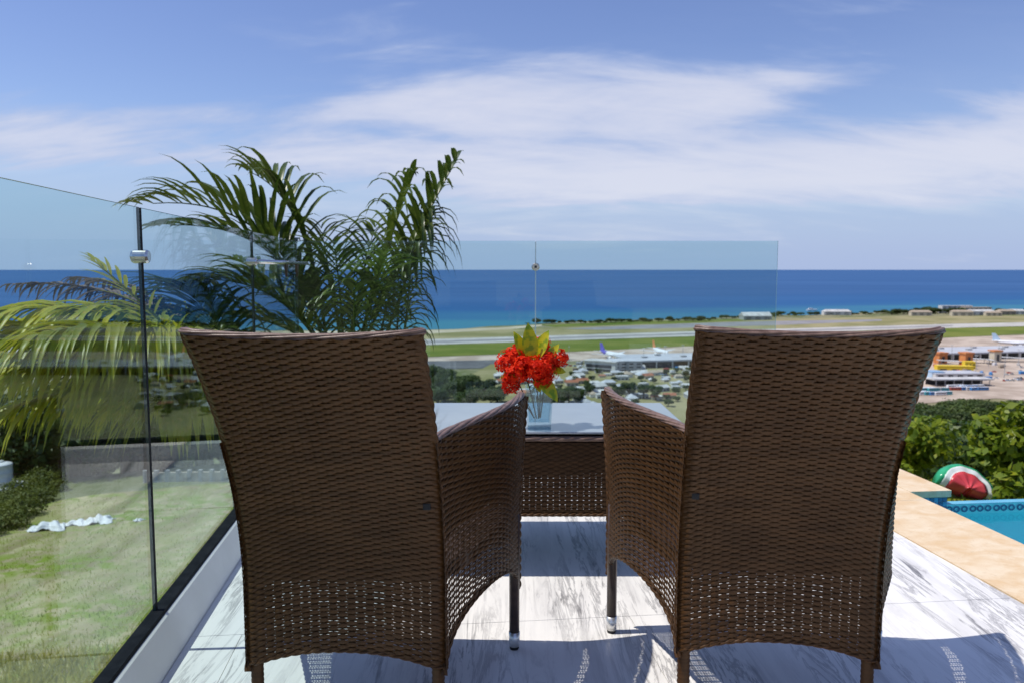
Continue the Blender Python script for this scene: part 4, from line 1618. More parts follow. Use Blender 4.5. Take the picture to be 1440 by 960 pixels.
Y2 = 4.7
B2 = [pt(335, 560, Y2), pt(350, 575, Y2 + .15), pt(320, 580, Y2 - .1)]
g2 = (pt(345, 560, Y2)[0], Y2, -7.0)
yl = dict(leaflet=0.44, droop=1.3, pairs=44, wmax=0.021, lift=0.25, t0=0.12)
fr2 = []
for k, (cx_, cy_, cY, tx_, ty_, tY) in enumerate((
        (225, 405, 4.4, -25, 440, 3.8), (210, 430, 4.2, -50, 490, 3.6), (240, 455, 4.3, 40, 520, 3.8), (260, 480, 4.4, 120, 545, 4.0),
        (240, 410, 4.7, 90, 440, 4.5), (280, 440, 4.9, 190, 430, 5.1), (290, 460, 4.5, 215, 510, 4.2), (200, 425, 5.0, 20, 470, 5.1),
        (190, 465, 4.9, 0, 525, 4.9), (260, 430, 4.1, 150, 480, 3.7), (180, 440, 4.6, -40, 540, 4.5), (250, 470, 5.1, 80, 560, 5.2),
        (300, 450, 4.9, 250, 480, 5.0), (230, 430, 4.0, 60, 470, 3.5), (270, 500, 4.8, 170, 575, 4.9), (285, 500, 4.3, 230, 570, 4.0),
        (210, 490, 4.4, 20, 570, 4.2), (150, 440, 4.2, -70, 460, 4.0))):
    fr2.append((B2[k % 3], pt(cx_, cy_, cY), pt(tx_, ty_, tY)))
fr2 += [
    (B2[1], pt(300, 440, 5.0), pt(260, 400, 5.2), dict(mat='palm_green')),
    (B2[0], pt(235, 385, 4.9), pt(20, 400, 4.8), dict(mat='palm_dead', leaflet=0.26, droop=1.5, wmax=0.013, pairs=40)),
    (B2[1], pt(250, 392, 5.0), pt(100, 390, 5.1), dict(mat='palm_dead', leaflet=0.24, droop=1.6, wmax=0.013, pairs=40)),
    (B2[0], pt(220, 440, 3.9), pt(130, 365, 3.7), dict(leaflet=0.18, lift=0.2, droop=0.5, pairs=20, wmax=0.009)),
]
st2 = [((g2[0] + .1 * i, g2[1] + .08 * i, g2[2]), p) for i, p in enumerate(B2)]
make_palm('yellowing areca palm spreading low outside the left glass railing', g2, fr2, 'palm_yellow', st2, **yl)


# ------------------------------------------------------------------ trees and bushes
def leaf_cloud(blobs, n_, size, seed, elong=1.6, up=0.25, inner=0.55):
    """Leaf-sized faces spread through the volume of several uneven lobes."""
    rg = np.random.RandomState(seed)
    bl = np.array(blobs, float)
    wts = bl[:, 3] ** 2
    idx = rg.choice(len(bl), n_, p=wts / wts.sum())
    d = rg.normal(0, 1, (n_, 3))
    d /= np.linalg.norm(d, axis=1, keepdims=True)
    rad = bl[idx, 3] * (inner + (1.08 - inner) * rg.uniform(0, 1, n_) ** 0.6)
    # uneven surface of each lobe
    rad *= 1 + 0.18 * np.sin(d[:, 0] * 5 + idx) * np.cos(d[:, 2] * 6 + idx * 2)
    c = bl[idx, :3] + d * rad[:, None] * np.array([1, 1, 0.8])
    nn = d + rg.normal(0, 0.55, (n_, 3)) + np.array([0, 0, up])
    nn /= np.linalg.norm(nn, axis=1, keepdims=True)
    a = np.cross(nn, rg.normal(0, 1, (n_, 3)))
    a /= np.linalg.norm(a, axis=1, keepdims=True)
    b2 = np.cross(nn, a)
    s_ = size * rg.uniform(0.6, 1.3, n_)[:, None]
    tipd = a * s_ * elong
    side = b2 * s_ * 0.5
    sag = nn * s_ * 0.18
    V = np.stack([c - tipd * 0.5, c + side + sag * 0, c + tipd * 0.5 - sag, c - side], 1).reshape(-1, 3)
    F = np.arange(n_ * 4).reshape(-1, 4)
    return V, F


def crown_blobs(rad, hgt, nb, seed, squash=0.75):
    rg = np.random.RandomState(seed)
    out = []
    for i in range(nb):
        th = rg.uniform(0, 2 * math.pi)
        rr_ = rad * math.sqrt(rg.uniform(0, 1)) * 0.72
        z = hgt + rad * squash * rg.uniform(-0.45, 0.55) * (1 - rr_ / rad * 0.5)
        out.append((rr_ * math.cos(th), rr_ * math.sin(th), z, rad * rg.uniform(0.28, 0.5)))
    return out


def proto_tree(name, label, cat, mat, rad, hgt, nb, nleaf, size, seed, group, trunk=True):
    t = thing(name, label, cat, (0, 0, 0), 0, group)
    bl = crown_blobs(rad, hgt, nb, seed)
    V, F = leaf_cloud(bl, nleaf, size, seed + 1)
    np_mesh('crown', V, F, mat, t)
    b_ = MB()
    rg = random.Random(seed)
    b_.tube([(0, 0, -1.5), (0.1, 0.05, hgt * 0.4), (0, 0, hgt * 0.8)], [rad * .09, rad * .065, rad * .03], 7)
    for k in range(4):
        bb_ = bl[k % len(bl)]
        b_.tube([(0.05, 0.02, hgt * (0.35 + .1 * k)), ((bb_[0]) * .5, bb_[1] * .5, (hgt * .5 + bb_[2]) * .5), bb_[:3]], [rad * .045, rad * .03, rad * .012], 5)
    b_.build('trunk', 'bark', t, smooth=True)
    return t


TREE_LAB = {
    'right': ('dark green tree on the hillside beyond the pool lawn', 'trees on the right hillside'),
    'left': ('dark green tree beyond the cleared plot, behind the left railing', 'trees below the left railing'),
    'mid': ('dark green tree standing below the terrace, seen over the table', 'trees seen over the table'),
    'town': ('small green tree among the houses of the town', 'trees in the town'),
    'shore': ('distant dark tree on the shore beyond the runway', 'trees along the shore'),
}
protos = []
for s_ in range(4):
    protos.append(proto_tree('broadleaf_tree', 'x', 'tree', 'tree_green', 4.2, 4.6, 15, 4200, 0.33, 40 + s_ * 5, 'x'))
used = [False] * 4
rt = random.Random(77)


def put_tree(x, y, s_, key, k=None, z=None, sz=None):
    k = rt.randrange(4) if k is None else k
    lab, grp = TREE_LAB[key]
    z = h1(x, y) if z is None else z
    sc_ = (s_, s_, s_ * (sz or rt.uniform(0.8, 1.15)))
    if not used[k]:
        o = protos[k]
        used[k] = True
        o.location = (x, y, z)
        o.rotation_euler = (0, 0, rt.uniform(0, 6.28))
        o.scale = sc_
        o['label'] = lab
        o['group'] = grp
        return o
    return dup(protos[k], (x, y, z), rt.uniform(0, 6.28), sc_, lab, grp)


# right hillside: slanting bands of crowns
for (px0, px1, d, cnt, s_) in ((1268, 1450, 55, 5, 0.9), (1262, 1450, 80, 6, 1.1), (1262, 1450, 112, 7, 1.3), (1262, 1450, 150, 8, 1.4), (1262, 1450, 200, 8, 1.5), (1290, 1455, 260, 8, 1.6), (1340, 1455, 320, 7, 1.7), (1395, 1455, 365, 5, 1.9)):
    for i in range(cnt):
        px_ = px0 + (px1 - px0) * (i + rt.uniform(0.1, 0.9)) / cnt
        dd = d * rt.uniform(0.9, 1.1)
        x = (px_ - 720) / FPX * dd
        put_tree(x, dd, s_ * rt.uniform(0.8, 1.15), 'right', sz=0.8)
# left, beyond the cleared plot
for (px0, px1, d, cnt, s_) in ((-20, 330, 58, 9, 1.0), (-20, 340, 72, 9, 1.35), (-20, 340, 92, 9, 1.7), (-20, 340, 125, 8, 2.0), (20, 340, 170, 7, 2.4), (60, 340, 240, 6, 2.8)):
    for i in range(cnt):
        px_ = px0 + (px1 - px0) * (i + rt.uniform(0.1, 0.9)) / cnt
        dd = d * rt.uniform(0.94, 1.06)
        put_tree((px_ - 720) / FPX * dd, dd, s_ * rt.uniform(0.8, 1.15), 'left', sz=0.85)
# centre left clump over the table
for (px_, py_, s_) in ((612, 560, 1.3), (625, 548, 1.5), (645, 560, 1.5), (660, 552, 1.4), (680, 560, 1.3), (700, 566, 1.1), (600, 548, 1.4), (575, 556, 1.5), (550, 550, 1.5), (640, 570, 1.3), (665, 572, 1.2), (690, 574, 1.2), (615, 574, 1.3), (590, 572, 1.4), (785, 566, 1.0), (800, 570, 1.0), (815, 566, 0.8), (770, 572, 0.9), (828, 556, 0.7), (885, 560, 0.9), (905, 560, 0.9), (922, 563, 0.9), (870, 562, 0.8), (625, 565, 1.4), (655, 578, 1.2)):
    p = gp(px_, py_, -100)
    put_tree(p[0], p[1], s_ * 1.9, 'mid', z=-100)
# distant shore
for (px0, px1, py0, py1, cnt, s_) in ((740, 1000, 456.0, 451.0, 36, 1.4), (1000, 1090, 449.0, 446.5, 10, 1.4), (1080, 1260, 444.5, 441.5, 24, 1.35), (1250, 1330, 442.5, 440.5, 20, 2.1), (1330, 1450, 441.8, 440.5, 26, 1.9)):
    for i in range(cnt):
        t = (i + rt.uniform(0, 1)) / cnt
        p = gp(px0 + (px1 - px0) * t, py0 + (py1 - py0) * t + rt.uniform(-.5, .5), -100)
        put_tree(p[0], p[1], s_ * rt.uniform(0.8, 1.7), 'shore', z=-100.8, sz=rt.uniform(0.45, 0.75))

# near bushes beyond the pool lawn
def bush(label, loc, blobs, nleaf, size, mat, seed, stems=5):
    t = thing('leafy_bush', label, 'bush', loc)
    V, F = leaf_cloud(blobs, nleaf, size, seed, 1.9, 0.5, 0.35)
    np_mesh('crown', V, F, mat, t)
    rg = random.Random(seed)
    for k in range(stems):
        c = blobs[k % len(blobs)]
        b_ = MB()
        b_.tube([(c[0] * .25, c[1] * .25, -0.15), (c[0] * .6, c[1] * .6, c[2] * .55), (c[0], c[1], c[2])], [0.025, 0.016, 0.007], 6)
        b_.build('stem', 'bark', t, smooth=True)
    return t


def blob_set(w_, d_, h_, nb, r_, seed):
    rg = random.Random(seed)
    return [(rg.uniform(-w_, w_), rg.uniform(-d_, d_), rg.uniform(0.25, 1.0) * h_, r_ * rg.uniform(0.7, 1.25)) for _ in range(nb)]


g_ = lambda x, y: (x, y, h1(x, y))
bush('tall glossy green bush at the right edge beyond the pool', g_(5.95, 9.15), blob_set(0.42, 0.35, 0.95, 16, 0.22, 1) + [(0.1, -0.1, 1.15, 0.22), (-0.15, 0, 1.05, 0.2), (-0.3, -.2, 0.75, .22), (-.55, -.25, .62, .16), (-.60, -.72, .50, .13), (-.66, -.78, .36, .12), (-.45, -.7, .55, .14), (-.5, -.75, .28, .14)], 1900, 0.075, 'bush_green', 61, 8)
bush('broad yellow-green bush behind the watermelon float', g_(5.0, 10.4), blob_set(0.55, 0.35, 0.95, 18, 0.24, 2), 2300, 0.06, 'bush_green', 62, 7)
bush('low yellow-green bush next to the corner of the stone coping', g_(4.15, 9.5), blob_set(0.55, 0.3, 0.72, 16, 0.2, 3), 1900, 0.055, 'bush_green', 63, 7)
bush('deep green bush at the right edge behind the float', g_(6.7, 10.6), blob_set(0.6, 0.4, 1.0, 16, 0.28, 4), 1900, 0.075, 'shrub_dark', 64, 7)
bush('round bush on the slope behind the tall glossy bush', g_(7.2, 13.5), blob_set(0.9, 0.6, 1.7, 18, 0.42, 5), 2400, 0.085, 'shrub_dark', 65, 7)
bush('wide bush further down the slope beyond the lawn', g_(6.2, 14.5), blob_set(1.0, 0.6, 1.7, 20, 0.42, 6), 2600, 0.085, 'bush_green', 66, 7)
bush('bush half hidden by the right chair, down the slope', g_(7.4, 17.0), blob_set(1.1, 0.7, 2.0, 20, 0.48, 7), 2600, 0.10, 'shrub_dark', 67, 7)
bush('far bush at the foot of the lawn slope by the frame edge', g_(10.2, 17.5), blob_set(1.2, 0.7, 2.0, 20, 0.5, 8), 2600, 0.10, 'bush_green', 68, 7)

# ------------------------------------------------------------------ cleared plot on the left
PXs = np.linspace(0, 1, 60)
PR = np.geomspace(5, 52, 70)
UU, RR_ = np.meshgrid(np.linspace(-1.5, -0.30, 70), PR)
X = UU * RR_ / np.sqrt(1 + UU ** 2) * 1.0
Yv = RR_ / np.sqrt(1 + UU ** 2)
Z = height(X, Yv) + 0.04
V = np.stack([X, Yv, Z], -1).reshape(-1, 3)
qv = np.arange(UU.shape[0] - 1)[:, None]
kv = np.arange(UU.shape[1] - 1)[None, :]
bs = qv * UU.shape[1] + kv
o = np_mesh('cleared_plot', V, np.stack([bs, bs + 1, bs + UU.shape[1] + 1, bs + UU.shape[1]], -1).reshape(-1, 4), 'cleared_soil', smooth=True)
o['kind'] = 'structure'


SPOT_D = np.geomspace(4, 300, 2500)


def spot(px_, py_):
    """Where the sight line through this place of the photograph meets the terrain."""
    lo, hi = 4.0, 300.0
    u = (px_ - 720) / FPX
    vv = (480 - py_) / FPX
    cp_, sp_ = math.cos(PITCH), math.sin(PITCH)
    ry, rz = cp_ + vv * sp_, -sp_ + vv * cp_
    d = SPOT_D
    t = d / ry
    hh = height(u * t, d)
    k = np.nonzero(CAM_H + rz * t <= hh)[0]
    k = k[0] if len(k) else len(d) - 1
    return (float(u * t[k]), float(d[k]), float(hh[k]))


# yellow grass tufts at the foot of the view
rg = np.random.RandomState(8)
pts = []
for _ in range(1700):
    px_ = rg.uniform(-40, 175)
    pts.append((px_, rg.uniform(925, 985)))
P3 = []
for k in range(0, len(pts), 20):
    s_ = spot(*pts[k])
    for m_ in range(20):
        x = s_[0] + rg.normal(0, .35)
        y = s_[1] + rg.normal(0, .35)
        P3.append((x, y, 0))
P3 = np.array(P3)
P3[:, 2] = height(P3[:, 0], P3[:, 1]) + 0.03
grass_blades('grass_tufts', P3, 0.34, 9, 'dry_grass', label='yellow dry grass tufts at the near edge of the cleared plot', cat='grass')
P3 = []
for _ in range(600):
    s_ = spot(rg.uniform(-30, 340), rg.uniform(700, 950))
    for m_ in range(10):
        P3.append((s_[0] + rg.normal(0, .5), s_[1] + rg.normal(0, .5), 0))
P3 = np.array(P3)
P3[:, 2] = height(P3[:, 0], P3[:, 1]) + 0.03
grass_blades('sparse_grass', P3, 0.12, 10, 'plot_grass', label='thin green grass scattered over the cleared plot', cat='grass')

# road across the plot's far side
pr = [spot(px_, 640 - 0.012 * px_) for px_ in np.linspace(-60, 330, 14)]
b_ = MB()
V = []
for s_ in pr:
    V += [(s_[0], s_[1] - 1.6, h1(s_[0], s_[1] - 1.6) + 0.12), (s_[0], s_[1] + 2.2, h1(s_[0], s_[1] + 2.2) + 0.12)]
b_.add(V, [(2 * i, 2 * i + 2, 2 * i + 3, 2 * i + 1) for i in range(len(pr) - 1)])
b_.build('road', 'road_grey', kind='structure')
# pale block wall on the far side of the plot
bw = thing('block_wall', 'low pale block wall across the far side of the cleared plot', 'wall', spot(270, 676))
pA, pB = Vector(spot(205, 678)), Vector(spot(345, 676))
nb = 9
for i in range(nb):
    c = pA.lerp(pB, (i + .5) / nb)
    L = (pB - pA).length / nb
    b_ = MB()
    an = math.atan2((pB - pA).y, (pB - pA).x)
    b_.box((c.x, c.y, c.z + 0.28), (L - 0.06, 0.18, 0.75), an)
    rel(b_.build('wall_panel', 'stone_pale', bw), bw)
    b_ = MB()
    e_ = pA.lerp(pB, i / nb)
    b_.box((e_.x, e_.y, e_.z + 0.34), (0.22, 0.24, 0.92), an)
    rel(b_.build('pier', 'wall_grey', bw), bw)
# rough stones beside the road
rk = random.Random(3)


def rock(px_, py_, r_, label, mat='stone_pale'):
    s_ = spot(px_, py_)
    bm = bmesh.new()
    bmesh.ops.create_icosphere(bm, subdivisions=2, radius=r_)
    for v_ in bm.verts:
        k = 0.8 + 0.35 * rk.random()
        v_.co = Vector((v_.co.x * k * 1.25, v_.co.y * k, v_.co.z * k * 0.75))
    me = bpy.data.meshes.new('boulder')
    bm.to_mesh(me)
    bm.free()
    me.materials.append(MATS[mat])
    o = link('boulder', me)
    o.location = (s_[0], s_[1], s_[2] + r_ * 0.4)
    tag(o, label, 'boulder', 'boulders by the plot road')
    return o


for i in range(16):
    rock(rk.uniform(5, 75), rk.uniform(631, 641), rk.uniform(0.3, 0.65), 'pale boulder in the pile beside the plot road')
for i in range(9):
    rock(rk.uniform(115, 200), rk.uniform(642, 655), rk.uniform(0.25, 0.5), 'grey stone in the row along the near side of the plot road', 'stone_grey')

# hedge in the plot
hs = spot(40, 718)
hedge = thing('clipped_hedge', 'long clipped green hedge at the left edge of the plot', 'hedge', hs)
hb = []
for px_, py_, r_ in ((0, 742, 1.1), (18, 728, 1.0), (35, 712, 1.0), (50, 698, 1.0), (64, 686, 1.0), (76, 676, 0.95), (-25, 755, 1.1), (20, 742, 0.9), (40, 724, 0.9), (58, 706, 0.9), (-5, 722, 1.1), (15, 705, 1.05), (35, 692, 1.0), (55, 678, 1.0), (72, 668, 0.9), (84, 690, 0.6), (-30, 730, 1.1)):
    s_ = spot(px_, py_)
    hb.append((s_[0] - hs[0], s_[1] - hs[1], s_[2] - hs[2] + 0.35, r_ * 0.9))
V, F = leaf_cloud(hb, 14000, 0.10, 91, 1.5, 0.6, 0.5)
np_mesh('foliage', V, F, 'hedge_green', hedge)
for c in hb[:6]:
    b_ = MB()
    b_.tube([(c[0], c[1], c[2] - 1.2), (c[0] + .05, c[1], c[2])], [0.05, 0.03], 6)
    b_.build('stem', 'bark', hedge)

# water tank
tk = spot(3, 684)
tank = thing('water_tank', 'white cylindrical water tank on a concrete pad by the hedge', 'tank', tk)
b_ = MB()
b_.lathe([(0.0, 1.62), (0.25, 1.60), (0.62, 1.5), (0.66, 1.44), (0.66, 1.40), (0.63, 1.38), (0.63, 0.95), (0.655, 0.92), (0.63, 0.89), (0.63, 0.45), (0.655, 0.42), (0.63, 0.39), (0.63, 0.12), (0.0, 0.12)], 28)
b_.build('tank_body', 'tarp_white', tank, smooth=True)
b_ = MB()
b_.lathe([(0.0, 1.70), (0.17, 1.69), (0.2, 1.655), (0.2, 1.60)], 20)
b_.build('lid', 'wall_white', tank, smooth=True)
b_ = MB()
b_.box((0.35, 0.0, 0.0), (2.6, 2.2, 0.22))
b_.build('pad', 'wall_grey', tank, bevel=0.02)


# white plastic sheets dropped on the plot
def tarp(px_, py_, w_, d_, hgt, seed, label):
    s_ = spot(px_, py_)
    rg = np.random.RandomState(seed)
    n_ = 26
    gx, gy = np.meshgrid(np.linspace(-1, 1, n_), np.linspace(-1, 1, n_))
    ph = rg.uniform(0, 6, 6)
    ang = np.arctan2(gy, gx)
    edge = 1 + 0.22 * np.sin(3 * ang + ph[0]) + 0.14 * np.sin(5 * ang + ph[1]) + 0.08 * np.sin(9 * ang + ph[5])
    rr_ = np.hypot(gx, gy)
    z = hgt * np.clip(1 - rr_ ** 2 * 0.75, 0, 1) * (0.5 + 0.5 * np.abs(np.sin(gx * 4.3 + gy * 2 + ph[2]))) + 0.07 * hgt * np.sin(gx * 13 + gy * 6 + ph[3]) + 0.05 * hgt * np.sin(gy * 17 - gx * 5 + ph[4])
    X = s_[0] + gx * edge * w_
    Y = s_[1] + gy * edge * d_
    Z = height(X, Y) + 0.06 + np.clip(z, 0, None)
    V = np.stack([X, Y, Z], -1).reshape(-1, 3)
    q_ = np.arange(n_ - 1)[:, None]
    k = np.arange(n_ - 1)[None, :]
    bs = q_ * n_ + k
    o = np_mesh('plastic_sheet', V, np.stack([bs, bs + 1, bs + n_ + 1, bs + n_], -1).reshape(-1, 4), 'tarp_white', smooth=True)
    md = o.modifiers.new('thickness', 'SOLIDIFY')
    md.thickness = 0.01
    tag(o, label, 'plastic sheet')


tarp(70, 744, 0.75, 0.7, 0.40, 1, 'crumpled white plastic sheet, the leftmost on the cleared plot')
tarp(108, 738, 0.55, 0.45, 0.25, 2, 'small white plastic sheet in the middle of the row on the plot')
tarp(140, 735, 0.60, 0.55, 0.40, 3, 'heaped white plastic sheet at the right end of the row')
tarp(194, 733, 0.22, 0.2, 0.12, 4, 'little scrap of white plastic just left of the glass seam')


# ------------------------------------------------------------------ airport and town
def building(name, label, cat, c, size, rz, wall, roof, group=None, kind='flat', windows=0, band=True, z=-100, over=0.6):
    t = thing(name, label, cat, (c[0], c[1], z), rz, group)
    L, W, H = size
    b_ = MB()
    b_.box((0, 0, H / 2), (L, W, H))
    b_.build('wall', wall, t)
    b_ = MB()
    if kind == 'flat':
        b_.box((0, 0, H + 0.26), (L + over, W + over, 0.5))
    else:
        rise = W * 0.28
        o_ = over
        V = [(-L / 2 - o_, -W / 2 - o_, H + .02), (L / 2 + o_, -W / 2 - o_, H + .02), (L / 2 + o_, W / 2 + o_, H + .02), (-L / 2 - o_, W / 2 + o_, H + .02)]
        hip = W * 0.35 if kind == 'hip' else 0
        V += [(-L / 2 - o_ + hip, 0, H + rise), (L / 2 + o_ - hip, 0, H + rise)]
        b_.add(V, [(0, 1, 5, 4), (2, 3, 4, 5), (1, 2, 5), (3, 0, 4), (3, 2, 1, 0)])
    b_.build('roof', roof, t)
    if windows:
        for fl_ in range(max(1, int(H // 3.2))):
            for k in range(windows):
                b_ = MB()
                x = -L / 2 + L * (k + 0.5) / windows
                b_.box((x, -W / 2 - 0.02, 1.7 + fl_ * 3.2), (L / windows * 0.55, 0.08, 1.4))
                b_.build('window', 'wall_dark', t)
    return t


# main terminal: long grey roof, front wall coloured dark for its shade, white columns
tA, tB = Vector(gp(890, 517.5, -100)), Vector(gp(1560, 500, -100))
dv = tB - tA
tl_ = dv.length
tang = math.atan2(dv.y, dv.x)
term = thing('terminal_building', 'long low airport terminal with pale grey flat roof', 'terminal', tA, tang)
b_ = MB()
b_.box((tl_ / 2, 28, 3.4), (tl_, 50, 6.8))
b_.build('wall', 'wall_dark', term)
b_ = MB()
b_.box((tl_ / 2, 25, 7.6), (tl_ + 6, 62, 1.6))
b_.build('roof', 'roof_grey', term)
for k in range(34):
    b_ = MB()
    b_.box((6 + k * (tl_ - 12) / 33, -5.5, 3.4), (1.1, 1.1, 6.8))
    b_.build('column', 'wall_white', term)
for k in range(26):
    b_ = MB()
    b_.box((20 + k * (tl_ - 40) / 25, 20 + 18 * (k % 2), 9.2), (6, 4, 1.6))
    b_.build('roof_unit', 'wall_grey', term)
# end pavilion of the terminal
p = gp(848, 521, -100)
pav = thing('terminal_wing', 'white terminal wing with a dark window band at its left end', 'terminal', p, R(-32))
b_ = MB()
b_.box((0, 0, 5), (34, 16, 10))
b_.build('wall', 'wall_white', pav)
b_ = MB()
b_.box((-1, -8.06, 5.6), (28, 0.2, 3.2))
b_.build('window_band', 'wall_dark', pav)
b_ = MB()
b_.box((0, 0, 10.4), (36, 18, 0.8))
b_.build('roof', 'roof_white', pav)
b_ = MB()
b_.box((-1, -8.06, 1.8), (26, 0.2, 2.6))
b_.build('ground_floor_glazing', 'wall_dark', pav)
p = gp(878, 520.5, -100)
building('terminal_block', 'square grey terminal block beside the white wing', 'terminal', p, (30, 26, 10.5), R(6), 'wall_grey', 'roof_grey', windows=4)

# stair towers and sheds in front of the terminal on the right
for (px_, py_, sz_, mt, lab) in ((1322, 511, (10, 9, 11), 'paint_orange', 'orange stair tower of the terminal, next to the right chair'), (1358, 514, (9, 9, 13), 'paint_orange', 'tall orange stair tower in the middle of the terminal front'), (1399, 509, (9, 8, 12), 'wall_cream', 'rust-topped cream stair tower at the right of the terminal front')):
    p = gp(px_, py_, -100)
    t = thing('stair_tower', lab, 'tower', p, tang)
    b_ = MB()
    b_.box((0, 0, sz_[2] / 2), sz_)
    b_.build('wall', mt, t)
    b_ = MB()
    b_.box((0, 0, sz_[2] + 0.8), (sz_[0] + 2, sz_[1] + 2, 1.6))
    b_.build('cap', 'paint_orange', t)
    b_ = MB()
    b_.box((0, -sz_[1] / 2 - .06, sz_[2] * .45), (sz_[0] * .35, 0.2, sz_[2] * .6))
    b_.build('glazing', 'wall_dark', t)
for (px_, py_, L, W, H, mt, lab, rzz) in ((1341, 521, 34, 9, 5.0, 'paint_yellow', 'bright yellow shed below the orange towers', -8), (1362, 518.5, 10, 8, 7.5, 'paint_yellow', 'small yellow kiosk at the foot of the tall orange tower', -8)):
    p = gp(px_, py_, -100)
    building('shed', lab, 'shed', p, (L, W, H), R(rzz), mt, mt, windows=3, over=0.3)
for i, (px_, py_, L, rzz) in enumerate(((1340, 513.5, 30, -12), (1378, 510.5, 26, -12), (1424, 508.5, 34, -14), (1392, 512, 10, -12))):
    p = gp(px_, py_, -100)
    lab = ['sloping white canopy above the yellow shed', 'sloping white canopy between the two right towers', 'white canopy at the right edge of the terminal front', 'short white canopy under the cream tower'][i]
    t = thing('canopy', lab, 'canopy', p, R(rzz))
    b_ = MB()
    b_.add([(-L / 2, -5, 5.2), (L / 2, -5, 3.9), (L / 2, 5, 3.9), (-L / 2, 5, 5.2), (-L / 2, -5, 5.7), (L / 2, -5, 4.4), (L / 2, 5, 4.4), (-L / 2, 5, 5.7)], [(3, 2, 1, 0), (4, 5, 6, 7), (0, 1, 5, 4), (1, 2, 6, 5), (2, 3, 7, 6), (3, 0, 4, 7)])
    b_.build('roof', 'roof_white', t)
    for sx in (-1, 1):
        for sy in (-1, 1):
            b_ = MB()
            b_.box((sx * L * .42, sy * 4, 2), (0.6, 0.6, 4))
            b_.build('column', 'wall_grey', t)
p = gp(1340, 533, -100)
building('bus_hall', 'pale blue-grey roofed hall behind the parked buses', 'hall', p, (46, 22, 6.5), R(3), 'wall_white', 'roof_grey', windows=5)
p = gp(1313, 533, -100)
building('bus_hall', 'small hall with a light blue roof beside the pale hall', 'hall', p, (12, 14, 7.5), R(3), 'paint_pale_blue', 'roof_blue', windows=2)
p = gp(1348, 541.5, -100)
t = thing('bus_shelter', 'long white-roofed open shelter over the buses', 'shelter', p, R(3))
b_ = MB()
b_.box((0, 0, 6.2), (54, 15, 1.0))
b_.build('roof', 'roof_white', t)
for k in range(7):
    b_ = MB()
    b_.box((-24 + 8 * k, -6, 2.85), (0.6, 0.6, 5.7))
    b_.build('column', 'wall_grey', t)
b_ = MB()
b_.box((0, 6.8, 2.8), (52, 0.4, 5.6))
b_.build('shade_sheet', 'wall_dark', t)  # dark sheet stands in for the shade under the shelter roof


# vehicles
def bus_proto(mat, label):
    t = thing('bus', label, 'bus', (0, 0, 0), 0, 'buses in the terminal car park')
    b_ = MB()
    b_.box((0, 0, 1.75), (10.5, 2.5, 2.6))
    b_.build('body', mat, t, bevel=0.25)
    b_ = MB()
    b_.box((0.2, 0, 2.25), (9.6, 2.56, 0.8))
    b_.build('window_band', 'wall_dark', t)
    b_ = MB()
    b_.box((0, 0, 3.12), (9.5, 2.1, 0.16))
    b_.build('roof_panel', 'plane_white', t)
    for sx in (-3.4, 3.2):
        for sy in (-1, 1):
            b_ = MB()
            b_.tube([(sx, sy * 1.0, 0.48), (sx, sy * 1.28, 0.48)], 0.48, 12)
            b_.build('wheel', 'dark_rubber', t)
    return t


buses = {}
rv = random.Random(12)
for row, (py_, px0, px1, n_, mats_) in enumerate(((549.5, 1296, 1330, 5, ['paint_teal', 'paint_pale_blue', 'paint_teal', 'plane_white', 'paint_teal']), (555.0, 1290, 1334, 6, ['paint_teal', 'plane_white', 'paint_teal', 'paint_blue', 'plane_white', 'paint_teal']), (548.5, 1340, 1384, 6, ['paint_red', 'paint_blue', 'paint_blue', 'plane_white', 'paint_blue', 'paint_blue']), (545.5, 1335, 1380, 5, ['plane_white', 'paint_blue', 'paint_pale_blue', 'paint_blue', 'plane_white']))):
    for k in range(n_):
        mt = mats_[k]
        p = gp(px0 + (px1 - px0) * (k + .5) / n_ + rv.uniform(-1, 1), py_ + rv.uniform(-.5, .5), -100)
        nm = {'paint_teal': 'teal', 'paint_blue': 'blue', 'paint_red': 'orange-red', 'plane_white': 'white', 'paint_pale_blue': 'pale blue'}[mt]
        lab = nm + ' bus parked in front of the white shelter by the terminal'
        ro = R(8 + rv.uniform(-4, 4))
        if mt not in buses:
            o = bus_proto(mt, lab)
            o.location = p
            o.rotation_euler = (0, 0, ro)
            buses[mt] = o
        else:
            dup(buses[mt], p, ro, 1.0, lab)


